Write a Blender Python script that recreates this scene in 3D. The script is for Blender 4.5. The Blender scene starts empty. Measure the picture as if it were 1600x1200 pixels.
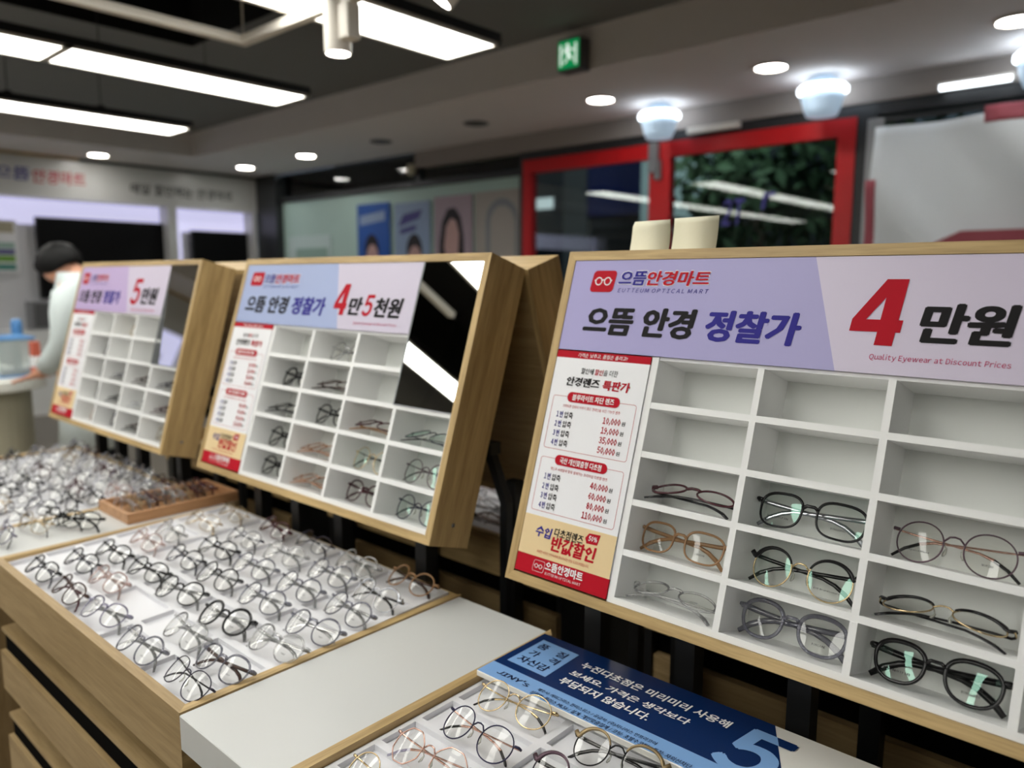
import bpy, bmesh, math, random
from mathutils import Matrix, Vector
from math import sin, cos, pi, radians
random.seed(7)
SC = bpy.context.scene
COL = SC.collection

# ------------------------------------------------------------------ camera
F_PX, PITCH, YAW, ROLL, EYE = 1194.2, 0.1362, 0.8404, 0.0030, 1.44
fh = Vector((-cos(YAW), sin(YAW), 0)); rh = Vector((sin(YAW), cos(YAW), 0)); zu = Vector((0, 0, 1))
fwd = fh * cos(PITCH) - zu * sin(PITCH); up0 = fh * sin(PITCH) + zu * cos(PITCH)
right = rh * cos(ROLL) + up0 * sin(ROLL); up = up0 * cos(ROLL) - rh * sin(ROLL)
cam = bpy.data.cameras.new('camera'); cam_o = bpy.data.objects.new('camera', cam); COL.objects.link(cam_o)
cam_o.matrix_world = Matrix(((right.x, up.x, -fwd.x, 0), (right.y, up.y, -fwd.y, 0), (right.z, up.z, -fwd.z, EYE), (0, 0, 0, 1)))
cam.sensor_width = 36; cam.lens = 36 * F_PX / 1600; cam.clip_start = 0.02
cam.dof.use_dof = True; cam.dof.focus_distance = 0.98; cam.dof.aperture_fstop = 2.9
SC.camera = cam_o

# ------------------------------------------------------------------ world, exposure
W = bpy.data.worlds.new('night'); SC.world = W; W.use_nodes = True
W.node_tree.nodes['Background'].inputs[0].default_value = (0.10, 0.13, 0.17, 1)
W.node_tree.nodes['Background'].inputs[1].default_value = 0.35
SC.view_settings.view_transform = 'Standard'; SC.view_settings.look = 'None'
SC.view_settings.gamma = 1; SC.view_settings.use_curve_mapping = False
SC.view_settings.exposure = 0.95
SC.cycles.transparent_max_bounces = 24; SC.cycles.max_bounces = 8
SC.cycles.use_denoising = True; SC.cycles.sample_clamp_indirect = 6
BAR_L, DOWN_L, CUP_L, LED_L = 5.0, 22.0, 3.0, .36      # radiance of bar lamps, downlights, cup lamps, niche LEDs

# ------------------------------------------------------------------ materials
def lin(c):
    return tuple(((x / 255) / 12.92 if x / 255 <= .04045 else ((x / 255 + .055) / 1.055) ** 2.4) for x in c)
MATS = {}
def mat(name, rgb, rough=.5, metal=0., spec=.5, emit=0., bump=0., bscale=200., vary=0., vscale=8.):
    m = bpy.data.materials.new(name); m.use_nodes = True; MATS[name] = m
    nt = m.node_tree; b = nt.nodes['Principled BSDF']; c = lin(rgb)
    b.inputs['Base Color'].default_value = (*c, 1); b.inputs['Roughness'].default_value = rough
    b.inputs['Metallic'].default_value = metal; b.inputs['Specular IOR Level'].default_value = spec
    if emit:
        b.inputs['Emission Color'].default_value = (*c, 1); b.inputs['Emission Strength'].default_value = emit
    if bump or vary:
        tc = nt.nodes.new('ShaderNodeTexCoord'); n = nt.nodes.new('ShaderNodeTexNoise')
        nt.links.new(tc.outputs['Object'], n.inputs['Vector'])
        if bump:
            n.inputs['Scale'].default_value = bscale
            bp = nt.nodes.new('ShaderNodeBump'); bp.inputs['Strength'].default_value = bump; bp.inputs['Distance'].default_value = .002
            nt.links.new(n.outputs['Fac'], bp.inputs['Height']); nt.links.new(bp.outputs['Normal'], b.inputs['Normal'])
        if vary:
            n2 = nt.nodes.new('ShaderNodeTexNoise'); n2.inputs['Scale'].default_value = vscale
            nt.links.new(tc.outputs['Object'], n2.inputs['Vector'])
            mx = nt.nodes.new('ShaderNodeMix'); mx.data_type = 'RGBA'
            mx.inputs['A'].default_value = (*[x * (1 - vary) for x in c], 1); mx.inputs['B'].default_value = (*[min(1, x * (1 + vary)) for x in c], 1)
            nt.links.new(n2.outputs['Fac'], mx.inputs['Factor']); nt.links.new(mx.outputs['Result'], b.inputs['Base Color'])
    return m
def wood(name, rgb, axis, dark=.72, rough=.45, fine=1.0):
    """light veneer: stretched noise lines running along one object axis"""
    m = bpy.data.materials.new(name); m.use_nodes = True; MATS[name] = m
    nt = m.node_tree; b = nt.nodes['Principled BSDF']; c = lin(rgb)
    b.inputs['Roughness'].default_value = rough; b.inputs['Specular IOR Level'].default_value = .35
    tc = nt.nodes.new('ShaderNodeTexCoord'); mp = nt.nodes.new('ShaderNodeMapping')
    sc = [14 * fine, 14 * fine, 14 * fine]; sc['xyz'.index(axis)] = .9
    mp.inputs['Scale'].default_value = sc
    nt.links.new(tc.outputs['Object'], mp.inputs['Vector'])
    n = nt.nodes.new('ShaderNodeTexNoise'); n.inputs['Scale'].default_value = 4; n.inputs['Detail'].default_value = 5; n.inputs['Distortion'].default_value = .6
    nt.links.new(mp.outputs['Vector'], n.inputs['Vector'])
    n2 = nt.nodes.new('ShaderNodeTexNoise'); n2.inputs['Scale'].default_value = 22; n2.inputs['Detail'].default_value = 3
    nt.links.new(mp.outputs['Vector'], n2.inputs['Vector'])
    r = nt.nodes.new('ShaderNodeValToRGB'); r.color_ramp.elements[0].position = .34; r.color_ramp.elements[1].position = .66
    r.color_ramp.elements[0].color = (*[x * d for x, d in zip(c, (dark, dark * .96, dark * .88))], 1); r.color_ramp.elements[1].color = (*[min(1, x * 1.08) for x in c], 1)
    nt.links.new(n.outputs['Fac'], r.inputs['Fac'])
    r2 = nt.nodes.new('ShaderNodeValToRGB'); r2.color_ramp.elements[0].position = .3; r2.color_ramp.elements[1].position = .55
    r2.color_ramp.elements[0].color = (.8, .78, .74, 1); r2.color_ramp.elements[1].color = (1, 1, 1, 1)
    nt.links.new(n2.outputs['Fac'], r2.inputs['Fac'])
    mx = nt.nodes.new('ShaderNodeMix'); mx.data_type = 'RGBA'; mx.blend_type = 'MULTIPLY'; mx.inputs['Factor'].default_value = .8
    nt.links.new(r.outputs['Color'], mx.inputs['A']); nt.links.new(r2.outputs['Color'], mx.inputs['B'])
    nt.links.new(mx.outputs['Result'], b.inputs['Base Color'])
    return m
def clear(name, tint, fac, rough=.03, ior=1.5, gloss=(1, 1, 1), body=None):
    """see-through plastic or glass: tinted transparency under a Fresnel reflection, optionally over a coloured body"""
    m = bpy.data.materials.new(name); m.use_nodes = True; MATS[name] = m
    nt = m.node_tree; nt.nodes.remove(nt.nodes['Principled BSDF']); out = nt.nodes['Material Output']
    t = nt.nodes.new('ShaderNodeBsdfTransparent'); t.inputs[0].default_value = (*tint, 1)
    g = nt.nodes.new('ShaderNodeBsdfGlossy'); g.inputs['Color'].default_value = (*gloss, 1); g.inputs['Roughness'].default_value = rough
    base = t
    if body:
        d = nt.nodes.new('ShaderNodeBsdfDiffuse'); d.inputs[0].default_value = (*lin(body), 1)
        m1 = nt.nodes.new('ShaderNodeMixShader'); m1.inputs[0].default_value = fac
        nt.links.new(t.outputs[0], m1.inputs[1]); nt.links.new(d.outputs[0], m1.inputs[2]); base = m1
    fr = nt.nodes.new('ShaderNodeFresnel'); fr.inputs[0].default_value = ior
    mx = nt.nodes.new('ShaderNodeMixShader')
    nt.links.new(fr.outputs[0], mx.inputs[0]); nt.links.new(base.outputs[0], mx.inputs[1]); nt.links.new(g.outputs[0], mx.inputs[2])
    nt.links.new(mx.outputs[0], out.inputs[0])
    return m

OAK = (198, 170, 121)
wood('oak_x', OAK, 'x'); wood('oak_y', OAK, 'y'); wood('oak_z', OAK, 'z')
wood('board_x', (164, 140, 101), 'x', dark=.86); wood('board_z', (162, 136, 98), 'z', dark=.86)
wood('beech_y', (190, 146, 108), 'y', dark=.85)
mat('white_board', (243, 243, 242), .42, vary=.02); mat('white_top', (200, 201, 199), .3, vary=.015)
mat('tray_white', (224, 224, 228), .35); mat('cell_back', (232, 234, 230), .6)
mat('black_steel', (20, 21, 23), .45); mat('black_gap', (6, 6, 6), .9, spec=.05)
mat('ceiling_paint', (128, 128, 126), .9, vary=.03); mat('soffit_paint', (238, 232, 230), .9, vary=.02); mat('coffer_black', (10, 11, 12), .9)
mat('wall_paint', (160, 156, 148), .8); mat('beam_paint', (164, 156, 150), .8); mat('floor_tile', (118, 110, 98), .35, vary=.06)
mat('red_frame', (205, 16, 24), .38); mat('dark_frame', (46, 48, 50), .4); mat('grey_metal', (150, 152, 155), .35, .6)
mat('white_lamp', (232, 226, 216), .5); mat('lamp_bar', (254, 253, 246), .5, emit=BAR_L); mat('lamp_down', (255, 252, 246), .5, emit=DOWN_L)
mat('lamp_cup', (236, 246, 255), .5, emit=CUP_L); mat('cup_glass', (190, 214, 235), .3, emit=.22); mat('led', (222, 220, 255), .5, emit=LED_L)
mat('dead_lamp', (92, 92, 92), .5)
mat('mirror', (235, 238, 236), .01, 1.); mat('print_red', (184, 14, 36), .6, spec=.15); mat('print_white', (240, 240, 240), .6, spec=.15); mat('print_black', (28, 26, 28), .6, spec=.15)
mat('print_blue', (52, 46, 140), .6, spec=.15); mat('print_pink', (190, 40, 96), .6, spec=.15); mat('print_beige', (232, 206, 158), .5); mat('paper_white', (240, 240, 243), .5)
mat('lavender', (168, 162, 210), .42); mat('lavender_pale', (212, 202, 223), .42)
mat('sky_blue', (158, 172, 212), .42); mat('sky_pale', (202, 194, 213), .42); mat('violet', (190, 168, 210), .42); mat('violet_pale', (208, 198, 218), .42)
mat('navy', (18, 44, 92), .16); mat('pale_blue', (128, 170, 222), .16); mat('ink_navy', (14, 26, 62), .6, spec=.15); mat('sign_white', (232, 230, 224), .22)
mat('cream_card', (226, 222, 196), .6, bump=.1)
mat('sign_panel', (214, 214, 212), .25); mat('text_red', (180, 40, 52), .5); mat('text_blue', (72, 70, 150), .5)
mat('niche', (222, 222, 226), .6); mat('tv_black', (4, 4, 6), .55, spec=.2); mat('counter_white', (226, 224, 216), .4); mat('counter_side', (170, 164, 142), .6)
mat('green_sign', (10, 150, 84), .4, emit=.35); mat('white_sign', (235, 245, 238), .4, emit=.45); mat('sign_case', (96, 96, 98), .5)
mat('film', (188, 216, 208), .5); mat('film_pale', (208, 228, 226), .5); mat('film_grey', (158, 190, 178), .5)
mat('poster_blue', (34, 92, 180), .35); mat('poster_pale', (150, 172, 204), .35); mat('poster_mauve', (176, 158, 170), .35); mat('poster_stone', (176, 170, 164), .5)
mat('poster_grey', (136, 142, 148), .5); mat('face_print', (206, 168, 164), .5); mat('hair_print', (26, 20, 24), .5); mat('violet_ink', (74, 70, 140), .5)
mat('banner', (230, 236, 240), .7); mat('banner_pink', (170, 84, 96), .7)
mat('skin', (206, 150, 122), .5); mat('hair', (9, 8, 9), .6, spec=.25); mat('coat', (214, 224, 224), .8); mat('trousers', (40, 42, 50), .8)
mat('asphalt', (60, 60, 60), .9); mat('leaf', (38, 62, 34), .8, vary=.5, vscale=6); mat('bark', (60, 48, 38), .9); mat('facade', (70, 76, 84), .8)
mat('facade_pale', (126, 128, 128), .8); mat('shop_blue', (16, 36, 100), .5, emit=.06); mat('lit_window', (214, 226, 230), .5, emit=.5); mat('dark_glass', (20, 26, 32), .15)
mat('box_blue', (86, 140, 196), .4); mat('box_orange', (196, 96, 74), .5); mat('label_green', (120, 168, 74), .5); mat('label_teal', (70, 140, 130), .5); mat('sand', (172, 164, 140), .6)
clear('pane', (.80, .86, .84), 0, .02, 1.5); clear('clear_box', (.86, .9, .9), .35, .1, 1.45, body=(214, 226, 226))
clear('lens', (.955, .955, .93), 0, .015, 1.42); clear('lens_coat', (.955, .955, .94), 0, .015, 1.55, gloss=(.55, 1, .82))
# frame finishes
mat('black_acetate', (18, 17, 19), .22); mat('tortoise', (58, 34, 26), .25, vary=.6, vscale=90); mat('burgundy', (70, 24, 34), .25); mat('brown_acetate', (152, 114, 76), .3)
mat('gold', (212, 188, 146), .22, 1.); mat('rose_gold', (204, 166, 152), .22, 1.); mat('silver', (186, 188, 194), .22, 1.); mat('gunmetal', (64, 62, 74), .28, 1.)
mat('navy_metal', (40, 38, 66), .3, .6); mat('plum_metal', (88, 68, 78), .3, .6); mat('olive_metal', (152, 132, 98), .35, .6); mat('black_metal', (22, 22, 24), .3, .5)
clear('clear_acetate', (.95, .95, .95), .20, .06, 1.5, body=(228, 228, 230)); clear('smoke_acetate', (.72, .72, .77), .42, .06, 1.5, body=(124, 124, 138))
clear('lilac_acetate', (.80, .78, .88), .4, .06, 1.5, body=(168, 164, 188)); clear('rose_acetate', (.93, .84, .83), .4, .06, 1.5, body=(226, 196, 190))
clear('peach_acetate', (.9, .74, .62), .45, .06, 1.5, body=(214, 160, 124)); clear('silicone', (.9, .9, .86), .4, .2, 1.4, body=(220, 220, 210))
M = MATS

# ------------------------------------------------------------------ mesh helpers
class MB:
    def __init__(s): s.v, s.f, s.m = [], [], []
    def add(s, vs, fs, mi=0):
        o = len(s.v); s.v += [tuple(v) for v in vs]; s.f += [tuple(i + o for i in f) for f in fs]; s.m += [mi] * len(fs)
    def box(s, x0, x1, y0, y1, z0, z1, mi=0):
        vs = [(x, y, z) for z in (z0, z1) for y in (y0, y1) for x in (x0, x1)]
        s.add(vs, [(0, 2, 3, 1), (4, 5, 7, 6), (0, 1, 5, 4), (2, 6, 7, 3), (0, 4, 6, 2), (1, 3, 7, 5)], mi); return s
    def prism(s, poly, axis, a, b, mi=0):
        """polygon in the two other axes, pushed from a to b along axis"""
        def P(p, t): return {'x': (t, p[0], p[1]), 'y': (p[0], t, p[1]), 'z': (p[0], p[1], t)}[axis]
        n = len(poly); vs = [P(p, a) for p in poly] + [P(p, b) for p in poly]
        s.add(vs, [tuple(range(n))[::-1], tuple(range(n, 2 * n))] + [(i, (i + 1) % n, n + (i + 1) % n, n + i) for i in range(n)], mi); return s
    def lathe(s, prof, c, n=32, mi=0):
        vs = [(c[0] + r * cos(2 * pi * k / n), c[1] + r * sin(2 * pi * k / n), c[2] + z) for r, z in prof for k in range(n)]
        fs = [(i * n + k, i * n + (k + 1) % n, (i + 1) * n + (k + 1) % n, (i + 1) * n + k) for i in range(len(prof) - 1) for k in range(n)]
        fs += [tuple(range(n))[::-1], tuple((len(prof) - 1) * n + k for k in range(n))]
        s.add(vs, fs, mi); return s
    def sweep(s, pts, ra, rb, upv, n=6, closed=False, mi=0):
        """elliptic tube along pts: ra across, rb along upv (scalars or lists)"""
        pts = [Vector(p) for p in pts]; N = len(pts); U = Vector(upv); vs = []
        for i, p in enumerate(pts):
            a = pts[(i - 1) % N] if closed or i else p; b = pts[(i + 1) % N] if closed or i < N - 1 else p
            t = (b - a).normalized(); sd = t.cross(U)
            sd = sd.normalized() if sd.length > 1e-6 else Vector((1, 0, 0)); u2 = sd.cross(t).normalized()
            A = ra[i] if isinstance(ra, list) else ra; B = rb[i] if isinstance(rb, list) else rb
            for k in range(n):
                an = 2 * pi * (k + .5) / n; vs.append(p + sd * (A * cos(an)) + u2 * (B * sin(an)))
        R = N if closed else N - 1
        fs = [(i * n + k, i * n + (k + 1) % n, ((i + 1) % N) * n + (k + 1) % n, ((i + 1) % N) * n + k) for i in range(R) for k in range(n)]
        if not closed: fs += [tuple(range(n))[::-1], tuple((N - 1) * n + k for k in range(n))]
        s.add(vs, fs, mi); return s
    def mesh(s, name, mats, smooth=False):
        me = bpy.data.meshes.new(name); me.from_pydata(s.v, [], s.f)
        for m in mats: me.materials.append(m)
        for p, i in zip(me.polygons, s.m): p.material_index = i
        bm = bmesh.new(); bm.from_mesh(me); bmesh.ops.recalc_face_normals(bm, faces=bm.faces); bm.to_mesh(me); bm.free()
        if smooth:
            for p in me.polygons: p.use_smooth = True
        return me
    def build(s, name, mats, parent=None, smooth=False, bevel=0.):
        mats = mats if isinstance(mats, (list, tuple)) else [mats]
        me = s.mesh(name, [M[m] if isinstance(m, str) else m for m in mats], smooth)
        if bevel: bevel_mesh(me, bevel)
        return link(name, me, parent)
def bevel_mesh(me, w):
    bm = bmesh.new(); bm.from_mesh(me)
    bmesh.ops.bevel(bm, geom=[e for e in bm.edges if e.is_manifold and e.calc_face_angle(0) > .5], offset=w, segments=1, affect='EDGES')
    bm.to_mesh(me); bm.free()
def link(name, data, parent=None):
    o = bpy.data.objects.new(name, data); COL.objects.link(o)
    if parent: o.parent = parent
    return o
def tag(o, label, cat, group=None):
    o['label'] = label; o['category'] = cat
    if group: o['group'] = group
    return o
def struct(o): o['kind'] = 'structure'; return o
def thing(name, label, cat, loc=(0, 0, 0), rot=(0, 0, 0), group=None):
    o = link(name, None); o.location = loc; o.rotation_euler = rot
    return tag(o, label, cat, group)
def rounded(x0, x1, z0, z1, r, n=5, shear=0.):
    c = [(x1 - r, z1 - r, 0), (x0 + r, z1 - r, 90), (x0 + r, z0 + r, 180), (x1 - r, z0 + r, 270)]
    P = [(cx + r * cos(radians(a + 90 * k / n)), cz + r * sin(radians(a + 90 * k / n))) for cx, cz, a in c for k in range(n + 1)]
    return [(x + shear * (z - z0), z) for x, z in P]

# ------------------------------------------------------------------ lettering
GLYPHS = {}
def glyph(body, res):
    if (body, res) not in GLYPHS:
        cu = bpy.data.curves.new('lettering', 'FONT'); cu.body = body; cu.size = 1; cu.fill_mode = 'FRONT'; cu.dimensions = '2D'; cu.resolution_u = res
        o = bpy.data.objects.new('lettering', cu); COL.objects.link(o)
        dg = bpy.context.evaluated_depsgraph_get(); me = bpy.data.meshes.new_from_object(o.evaluated_get(dg))
        GLYPHS[body, res] = ([(v.co.x, v.co.y) for v in me.vertices], [tuple(p.vertices) for p in me.polygons])
        bpy.data.objects.remove(o); bpy.data.curves.remove(cu); bpy.data.meshes.remove(me)
    return GLYPHS[body, res]
def text_mesh(body, box, bold=0., shear=0., plane='xz', depth=-.0004, res=2, cut=None, track=.13):
    """printed words fitted into box = (u0, u1, v0, v1); plane xz stands on a board, xy lies on a table, yz on a side wall"""
    if body.isascii():       # plain sans letters and figures, set one after another
        V0, F0, X = [], [], 0.
        for ch in body:
            if ch == ' ': X += .30; continue
            gv, gf = glyph(chr(ord(ch) + 0xFEE0), res); lo = min(p[0] for p in gv); of = len(V0)
            V0 += [(x - lo + X + shear * y, y, 0) for x, y in gv]; F0 += [tuple(i + of for i in f) for f in gf]
            X += max(p[0] for p in gv) - lo + track
    else:
        gv, gf = glyph(body, res); V0 = [(x + shear * y, y, 0) for x, y in gv]; F0 = gf
    me = bpy.data.meshes.new('lettering'); me.from_pydata(V0, [], F0)
    if bold > .004:          # heavier strokes: the outline laid down several times, shifted around a small ellipse
        V0 = [tuple(v.co) for v in me.vertices]; F0 = [tuple(p.vertices) for p in me.polygons]; nk = 4 if bold < .015 else 8; VV = []; FF = []
        for k in range(nk):
            a = 2 * pi * (k + .5) / nk; dx, dy = bold * .95 * cos(a), bold * .62 * sin(a); of = len(VV)
            VV += [(x + dx, y + dy, 1.5e-5 * k) for x, y, z in V0]; FF += [tuple(i + of for i in f) for f in F0]
        bpy.data.meshes.remove(me); me = bpy.data.meshes.new('lettering'); me.from_pydata(VV, [], FF)
    xs = [v.co.x for v in me.vertices]; ys = [v.co.y for v in me.vertices]
    a, b, c, d = min(xs), max(xs), min(ys), max(ys); u0, u1, v0, v1 = box
    for v in me.vertices:
        u = u0 + (v.co.x - a) / (b - a) * (u1 - u0); w = v0 + (v.co.y - c) / (d - c) * (v1 - v0)
        q = v.co.z; v.co = (u, depth - q, w) if plane == 'xz' else ((u, w, depth + q) if plane == 'xy' else (depth + q, u, w))
    if cut:
        bm = bmesh.new(); bm.from_mesh(me)
        bmesh.ops.bisect_plane(bm, geom=bm.verts[:] + bm.edges[:] + bm.faces[:], plane_co=cut[0], plane_no=cut[1], clear_outer=True)
        bm.to_mesh(me); bm.free()
    me.materials.clear(); return me
def text(body, box, m, parent, bold=0., shear=0., plane='xz', depth=-.0004, res=2, cut=None, name='lettering', track=.13):
    me = text_mesh(body, box, bold, shear, plane, depth, res, cut, track); me.materials.append(M[m])
    return link(name, me, parent)

def block_four(box, m, parent, shear=.1, y=.0006):
    u0, u1, v0, v1 = box; h = v1 - v0; w = (u1 - u0) - shear * h; b = MB()
    for poly in ([(0, .2), (1, .2), (1, .385), (0, .385)], [(.56, 0), (.91, 0), (.91, .2), (.56, .2)], [(.56, .385), (.91, .385), (.91, 1), (.56, 1)], [(0, .385), (.28, .385), (.56, .72), (.56, 1), (.49, 1)]):
        b.add([(u0 + x * w + shear * z * h, y, v0 + z * h) for x, z in poly], [tuple(range(len(poly)))])
    return b.build('lettering', m, parent)

# ------------------------------------------------------------------ glasses
SHAPES = {   # lens width, height, superellipse exponent, egg (wider on top), gap between lenses
    'round': (.048, .046, 2.1, .03, .020), 'boston': (.049, .042, 2.35, .10, .019), 'square': (.0515, .041, 2.8, .07, .018),
    'rectangular': (.052, .034, 3.4, .04, .018), 'oval': (.050, .035, 2.0, .04, .019), 'polygon': (.049, .046, 2.1, .03, .019)}
def wrap(x): return 2.3 * x * x
def outline(shape, k=1.0, n=36):
    w, h, e, egg, g = SHAPES[shape]; P = []
    for i in range(n):
        a = 2 * pi * i / n
        if shape == 'polygon':
            st = pi / 4; a0 = math.floor((a + st / 2) / st) * st; q = .5 + .5 * cos((a - a0)); rr = .96 / cos(a - a0) ** .8; x, z = rr * cos(a), rr * sin(a)
        else:
            c, s = cos(a), sin(a); x = abs(c) ** (2 / e) * (1 if c >= 0 else -1); z = abs(s) ** (2 / e) * (1 if s >= 0 else -1)
        x *= (1 + egg * z); P.append((x * w / 2 * k, z * h / 2 * k))
    return P
PROTO = {}
def glasses_meshes(shape, kind):
    key = (shape, kind)
    if key in PROTO: return PROTO[key]
    w, h, e, egg, g = SHAPES[shape]; cx = (w + g) / 2; fr = {'metal': (.0009, .0010), 'acetate': (.0014, .0016), 'thick': (.0021, .0020), 'browline': (.0009, .0010)}[kind]
    zc = h / 2 + fr[0]; hx = cx + w / 2 + (.0075 if kind in ('acetate', 'thick') else .0065); zh = zc + h * (.24 if shape != 'rectangular' else .3)
    front, lens, pads, brow = MB(), [], [], MB()
    for s in (-1, 1):
        P = [(s * (cx + x), wrap(cx + x), zc + z) for x, z in outline(shape)]
        thick = [fr[0] * (1 + (.35 * max(0, (p[2] - zc) / h * 2) if kind in ('acetate', 'thick') else 0)) for p in P]
        front.sweep(P, thick, fr[1], (0, 1, 0), 6, True)
        L = MB(); vs = [(s * cx, wrap(cx) - .0012, zc)]; fs = []; O = outline(shape, .985); n = len(O)
        for k, q in enumerate((.5, 1.0)):
            vs += [(s * (cx + x * q), wrap(cx + x * q) - .0012 * (1 - q * q), zc + z * q) for x, z in O]
        fs += [(0, 1 + i, 1 + (i + 1) % n) for i in range(n)] + [(1 + i, 1 + n + i, 1 + n + (i + 1) % n, 1 + (i + 1) % n) for i in range(n)]
        L.add(vs, fs); lens.append(L.mesh('lens', [M['lens']], True))
        xe = cx + w / 2 * (1 + egg * .45) - .001
        if kind in ('acetate', 'thick'):
            front.sweep([(s * xe, wrap(xe), zh), (s * (hx - .001), wrap(xe) + .001, zh + .001), (s * hx, wrap(xe) + .006, zh + .001)], [.0032, .0026, .0018], [.0024, .0028, .0030], (0, 0, 1), 6)
        else:
            front.sweep([(s * xe, wrap(xe), zh), (s * (hx - .001), wrap(xe) + .0006, zh + .001), (s * hx, wrap(xe) + .006, zh + .001)], .0012, .0018, (0, 0, 1), 6)
        if kind == 'browline':
            B = [(s * (cx + x), wrap(cx + x) - .0006, zc + z + .0006) for x, z in outline(shape) if z > h * .12]; B.sort(key=lambda p: p[0] * s)
            B.append((s * (hx - .0005), wrap(xe) + .001, zh + .004)); nb = len(B)
            brow.sweep(B, [.0012 + .0022 * (i / nb) for i in range(nb)], .0019, (0, 1, 0), 6)
        pd = MB(); px = g / 2 - .0015
        pd.sweep([(s * (px + .001), wrap(px) + .002, zc + .003), (s * (px - .001), .0055, zc - .001), (s * (px + .0005), .007, zc - .006), (s * (px + .0015), .006, zc - .010)], [.0006, .001, .0022, .001], [.0006, .001, .0014, .0008], (0, 1, 0), 5)
        pads.append(pd.mesh('nose_pad', [M['silicone']], True))
    if kind in ('acetate', 'thick'):
        front.sweep([(-g / 2 - .0005, wrap(g / 2), zc + h * .16), (-g / 4, -.0004, zc + h * .25), (g / 4, -.0004, zc + h * .25), (g / 2 + .0005, wrap(g / 2), zc + h * .16)], [.0026, .0021, .0021, .0026], .0022, (0, 1, 0), 6)
    else:
        front.sweep([(-g / 2 - .0002, wrap(g / 2), zc + h * .12), (-g / 4, -.0006, zc + h * .24), (0, -.001, zc + h * .26), (g / 4, -.0006, zc + h * .24), (g / 2 + .0002, wrap(g / 2), zc + h * .12)], .0011, .0011, (0, 1, 0), 6)
    tm = []; th = {'metal': (.0007, .0012), 'acetate': (.0014, .0026), 'thick': (.0017, .0032), 'browline': (.0011, .0022)}[kind]
    for s, dy in ((1, .0105), (-1, .0145)):
        y0 = wrap(hx - .006) + .006; P = [(s * hx, y0, zh + .001), (s * (hx - .004), y0 + .002, zh + .001), (s * (hx - .02), (y0 + dy) / 2 + .002, zh - .001), (s * .01, dy + .002, zh - .004), (-s * .022, dy + .002, zh - .007), (-s * .036, dy + .003, zh - .011), (-s * .050, dy + .003, zh - .019), (-s * .062, dy + .003, zh - .030)]
        tip = [1, 1, 1, 1, 1.2, 1.6, 1.9, 1.3] if kind in ('metal',) else [1.1, 1.2, 1.1, 1, 1, 1.1, 1.2, .9]
        T = MB(); T.sweep(P, [th[0] * t for t in tip], [th[1] * (t if kind != 'metal' else min(t, 1.6)) for t in tip], (0, 0, 1), 6)
        a = T.mesh('temple', [M['gold']], True); a.materials.append(M['black_acetate'])
        if kind == 'metal':
            for p in a.polygons:
                if p.center.x * s < -.030: p.material_index = 1
        tm.append(a)
    d = dict(front=front.mesh('front_frame', [M['gold']], True), lens=lens, pads=pads, temples=tm, brow=brow.mesh('brow_bar', [M['gold']], True) if brow.v else None, size=(cx, zc, h, w))
    allv = front.v + [tuple(v.co) for t in tm for v in t.vertices]; d['pts'] = [Vector(v) for v in allv]
    # one-mesh version for pairs only a few pixels large
    one = MB(); one.v = list(front.v); one.f = list(front.f); one.m = [0] * len(front.f)
    for t, mi in [(x, 1) for x in tm] + [(x, 2) for x in lens] + ([(d['brow'], 0)] if d['brow'] else []):
        one.add([tuple(v.co) for v in t.vertices], [tuple(p.vertices) for p in t.polygons], mi)
    d['one'] = one.mesh('glasses', [M['gold'], M['gold'], M['lens']], True)
    PROTO[key] = d; return d
def setm(o, *ms):
    for i, m in enumerate(ms):
        if i < len(o.material_slots): o.material_slots[i].link = 'OBJECT'; o.material_slots[i].material = M[m]
def place_glasses(T, rest, lean, shape, kind, fm, tmat, label, group, yaw=0., detail=True, lens='lens', tipm='black_acetate', browm=None, prints=None, roll=0., scale=1.):
    """T: frame of the surface; rest: (x, y, z) on it; lean: backward tilt; the lowest point is set on the surface"""
    d = glasses_meshes(shape, kind)
    Rm = Matrix.Rotation(yaw, 4, 'Z') @ Matrix.Rotation(-lean, 4, 'X') @ Matrix.Rotation(roll, 4, 'Y') @ Matrix.Scale(scale, 4)
    ctr = Rm @ Vector((0, .004, d['size'][1])); low = min((Rm @ p).z for p in d['pts'])
    Mx = T @ Matrix.Translation((rest[0] - ctr.x, rest[1] - ctr.y, rest[2] - low)) @ Rm
    if not detail:
        o = link('glasses', d['one']); o.matrix_world = Mx; setm(o, fm, tmat, lens); return tag(o, label, 'glasses', group)
    r = link('glasses', None); r.matrix_world = Mx; tag(r, label, 'glasses', group)
    setm(link('front_frame', d['front'], r), fm)
    if d['brow']: setm(link('brow_bar', d['brow'], r), browm or 'black_acetate')
    for t in d['temples']: setm(link('temple', t, r), tmat, tipm if kind == 'metal' else tmat)
    for i, l in enumerate(d['lens']):
        lo = link('lens', l, r); setm(lo, lens)
        if prints and prints[i]:
            cx, zc, h, w = d['size']; s = (-1, 1)[i]; pw = .0065 * max(1.2, len(prints[i]) * .28)
            me = text_mesh(prints[i], (s * cx - pw / 2, s * cx + pw / 2, zc - h * .27, zc - h * .27 + .0026), .01, 0, depth=wrap(cx) - .0026, res=1)
            me.materials.append(M['print_black']); link('lens_print', me, lo)
    if kind in ('metal', 'browline'):
        for p in d['pads']: link('nose_pad', p, r)
    return r

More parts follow.
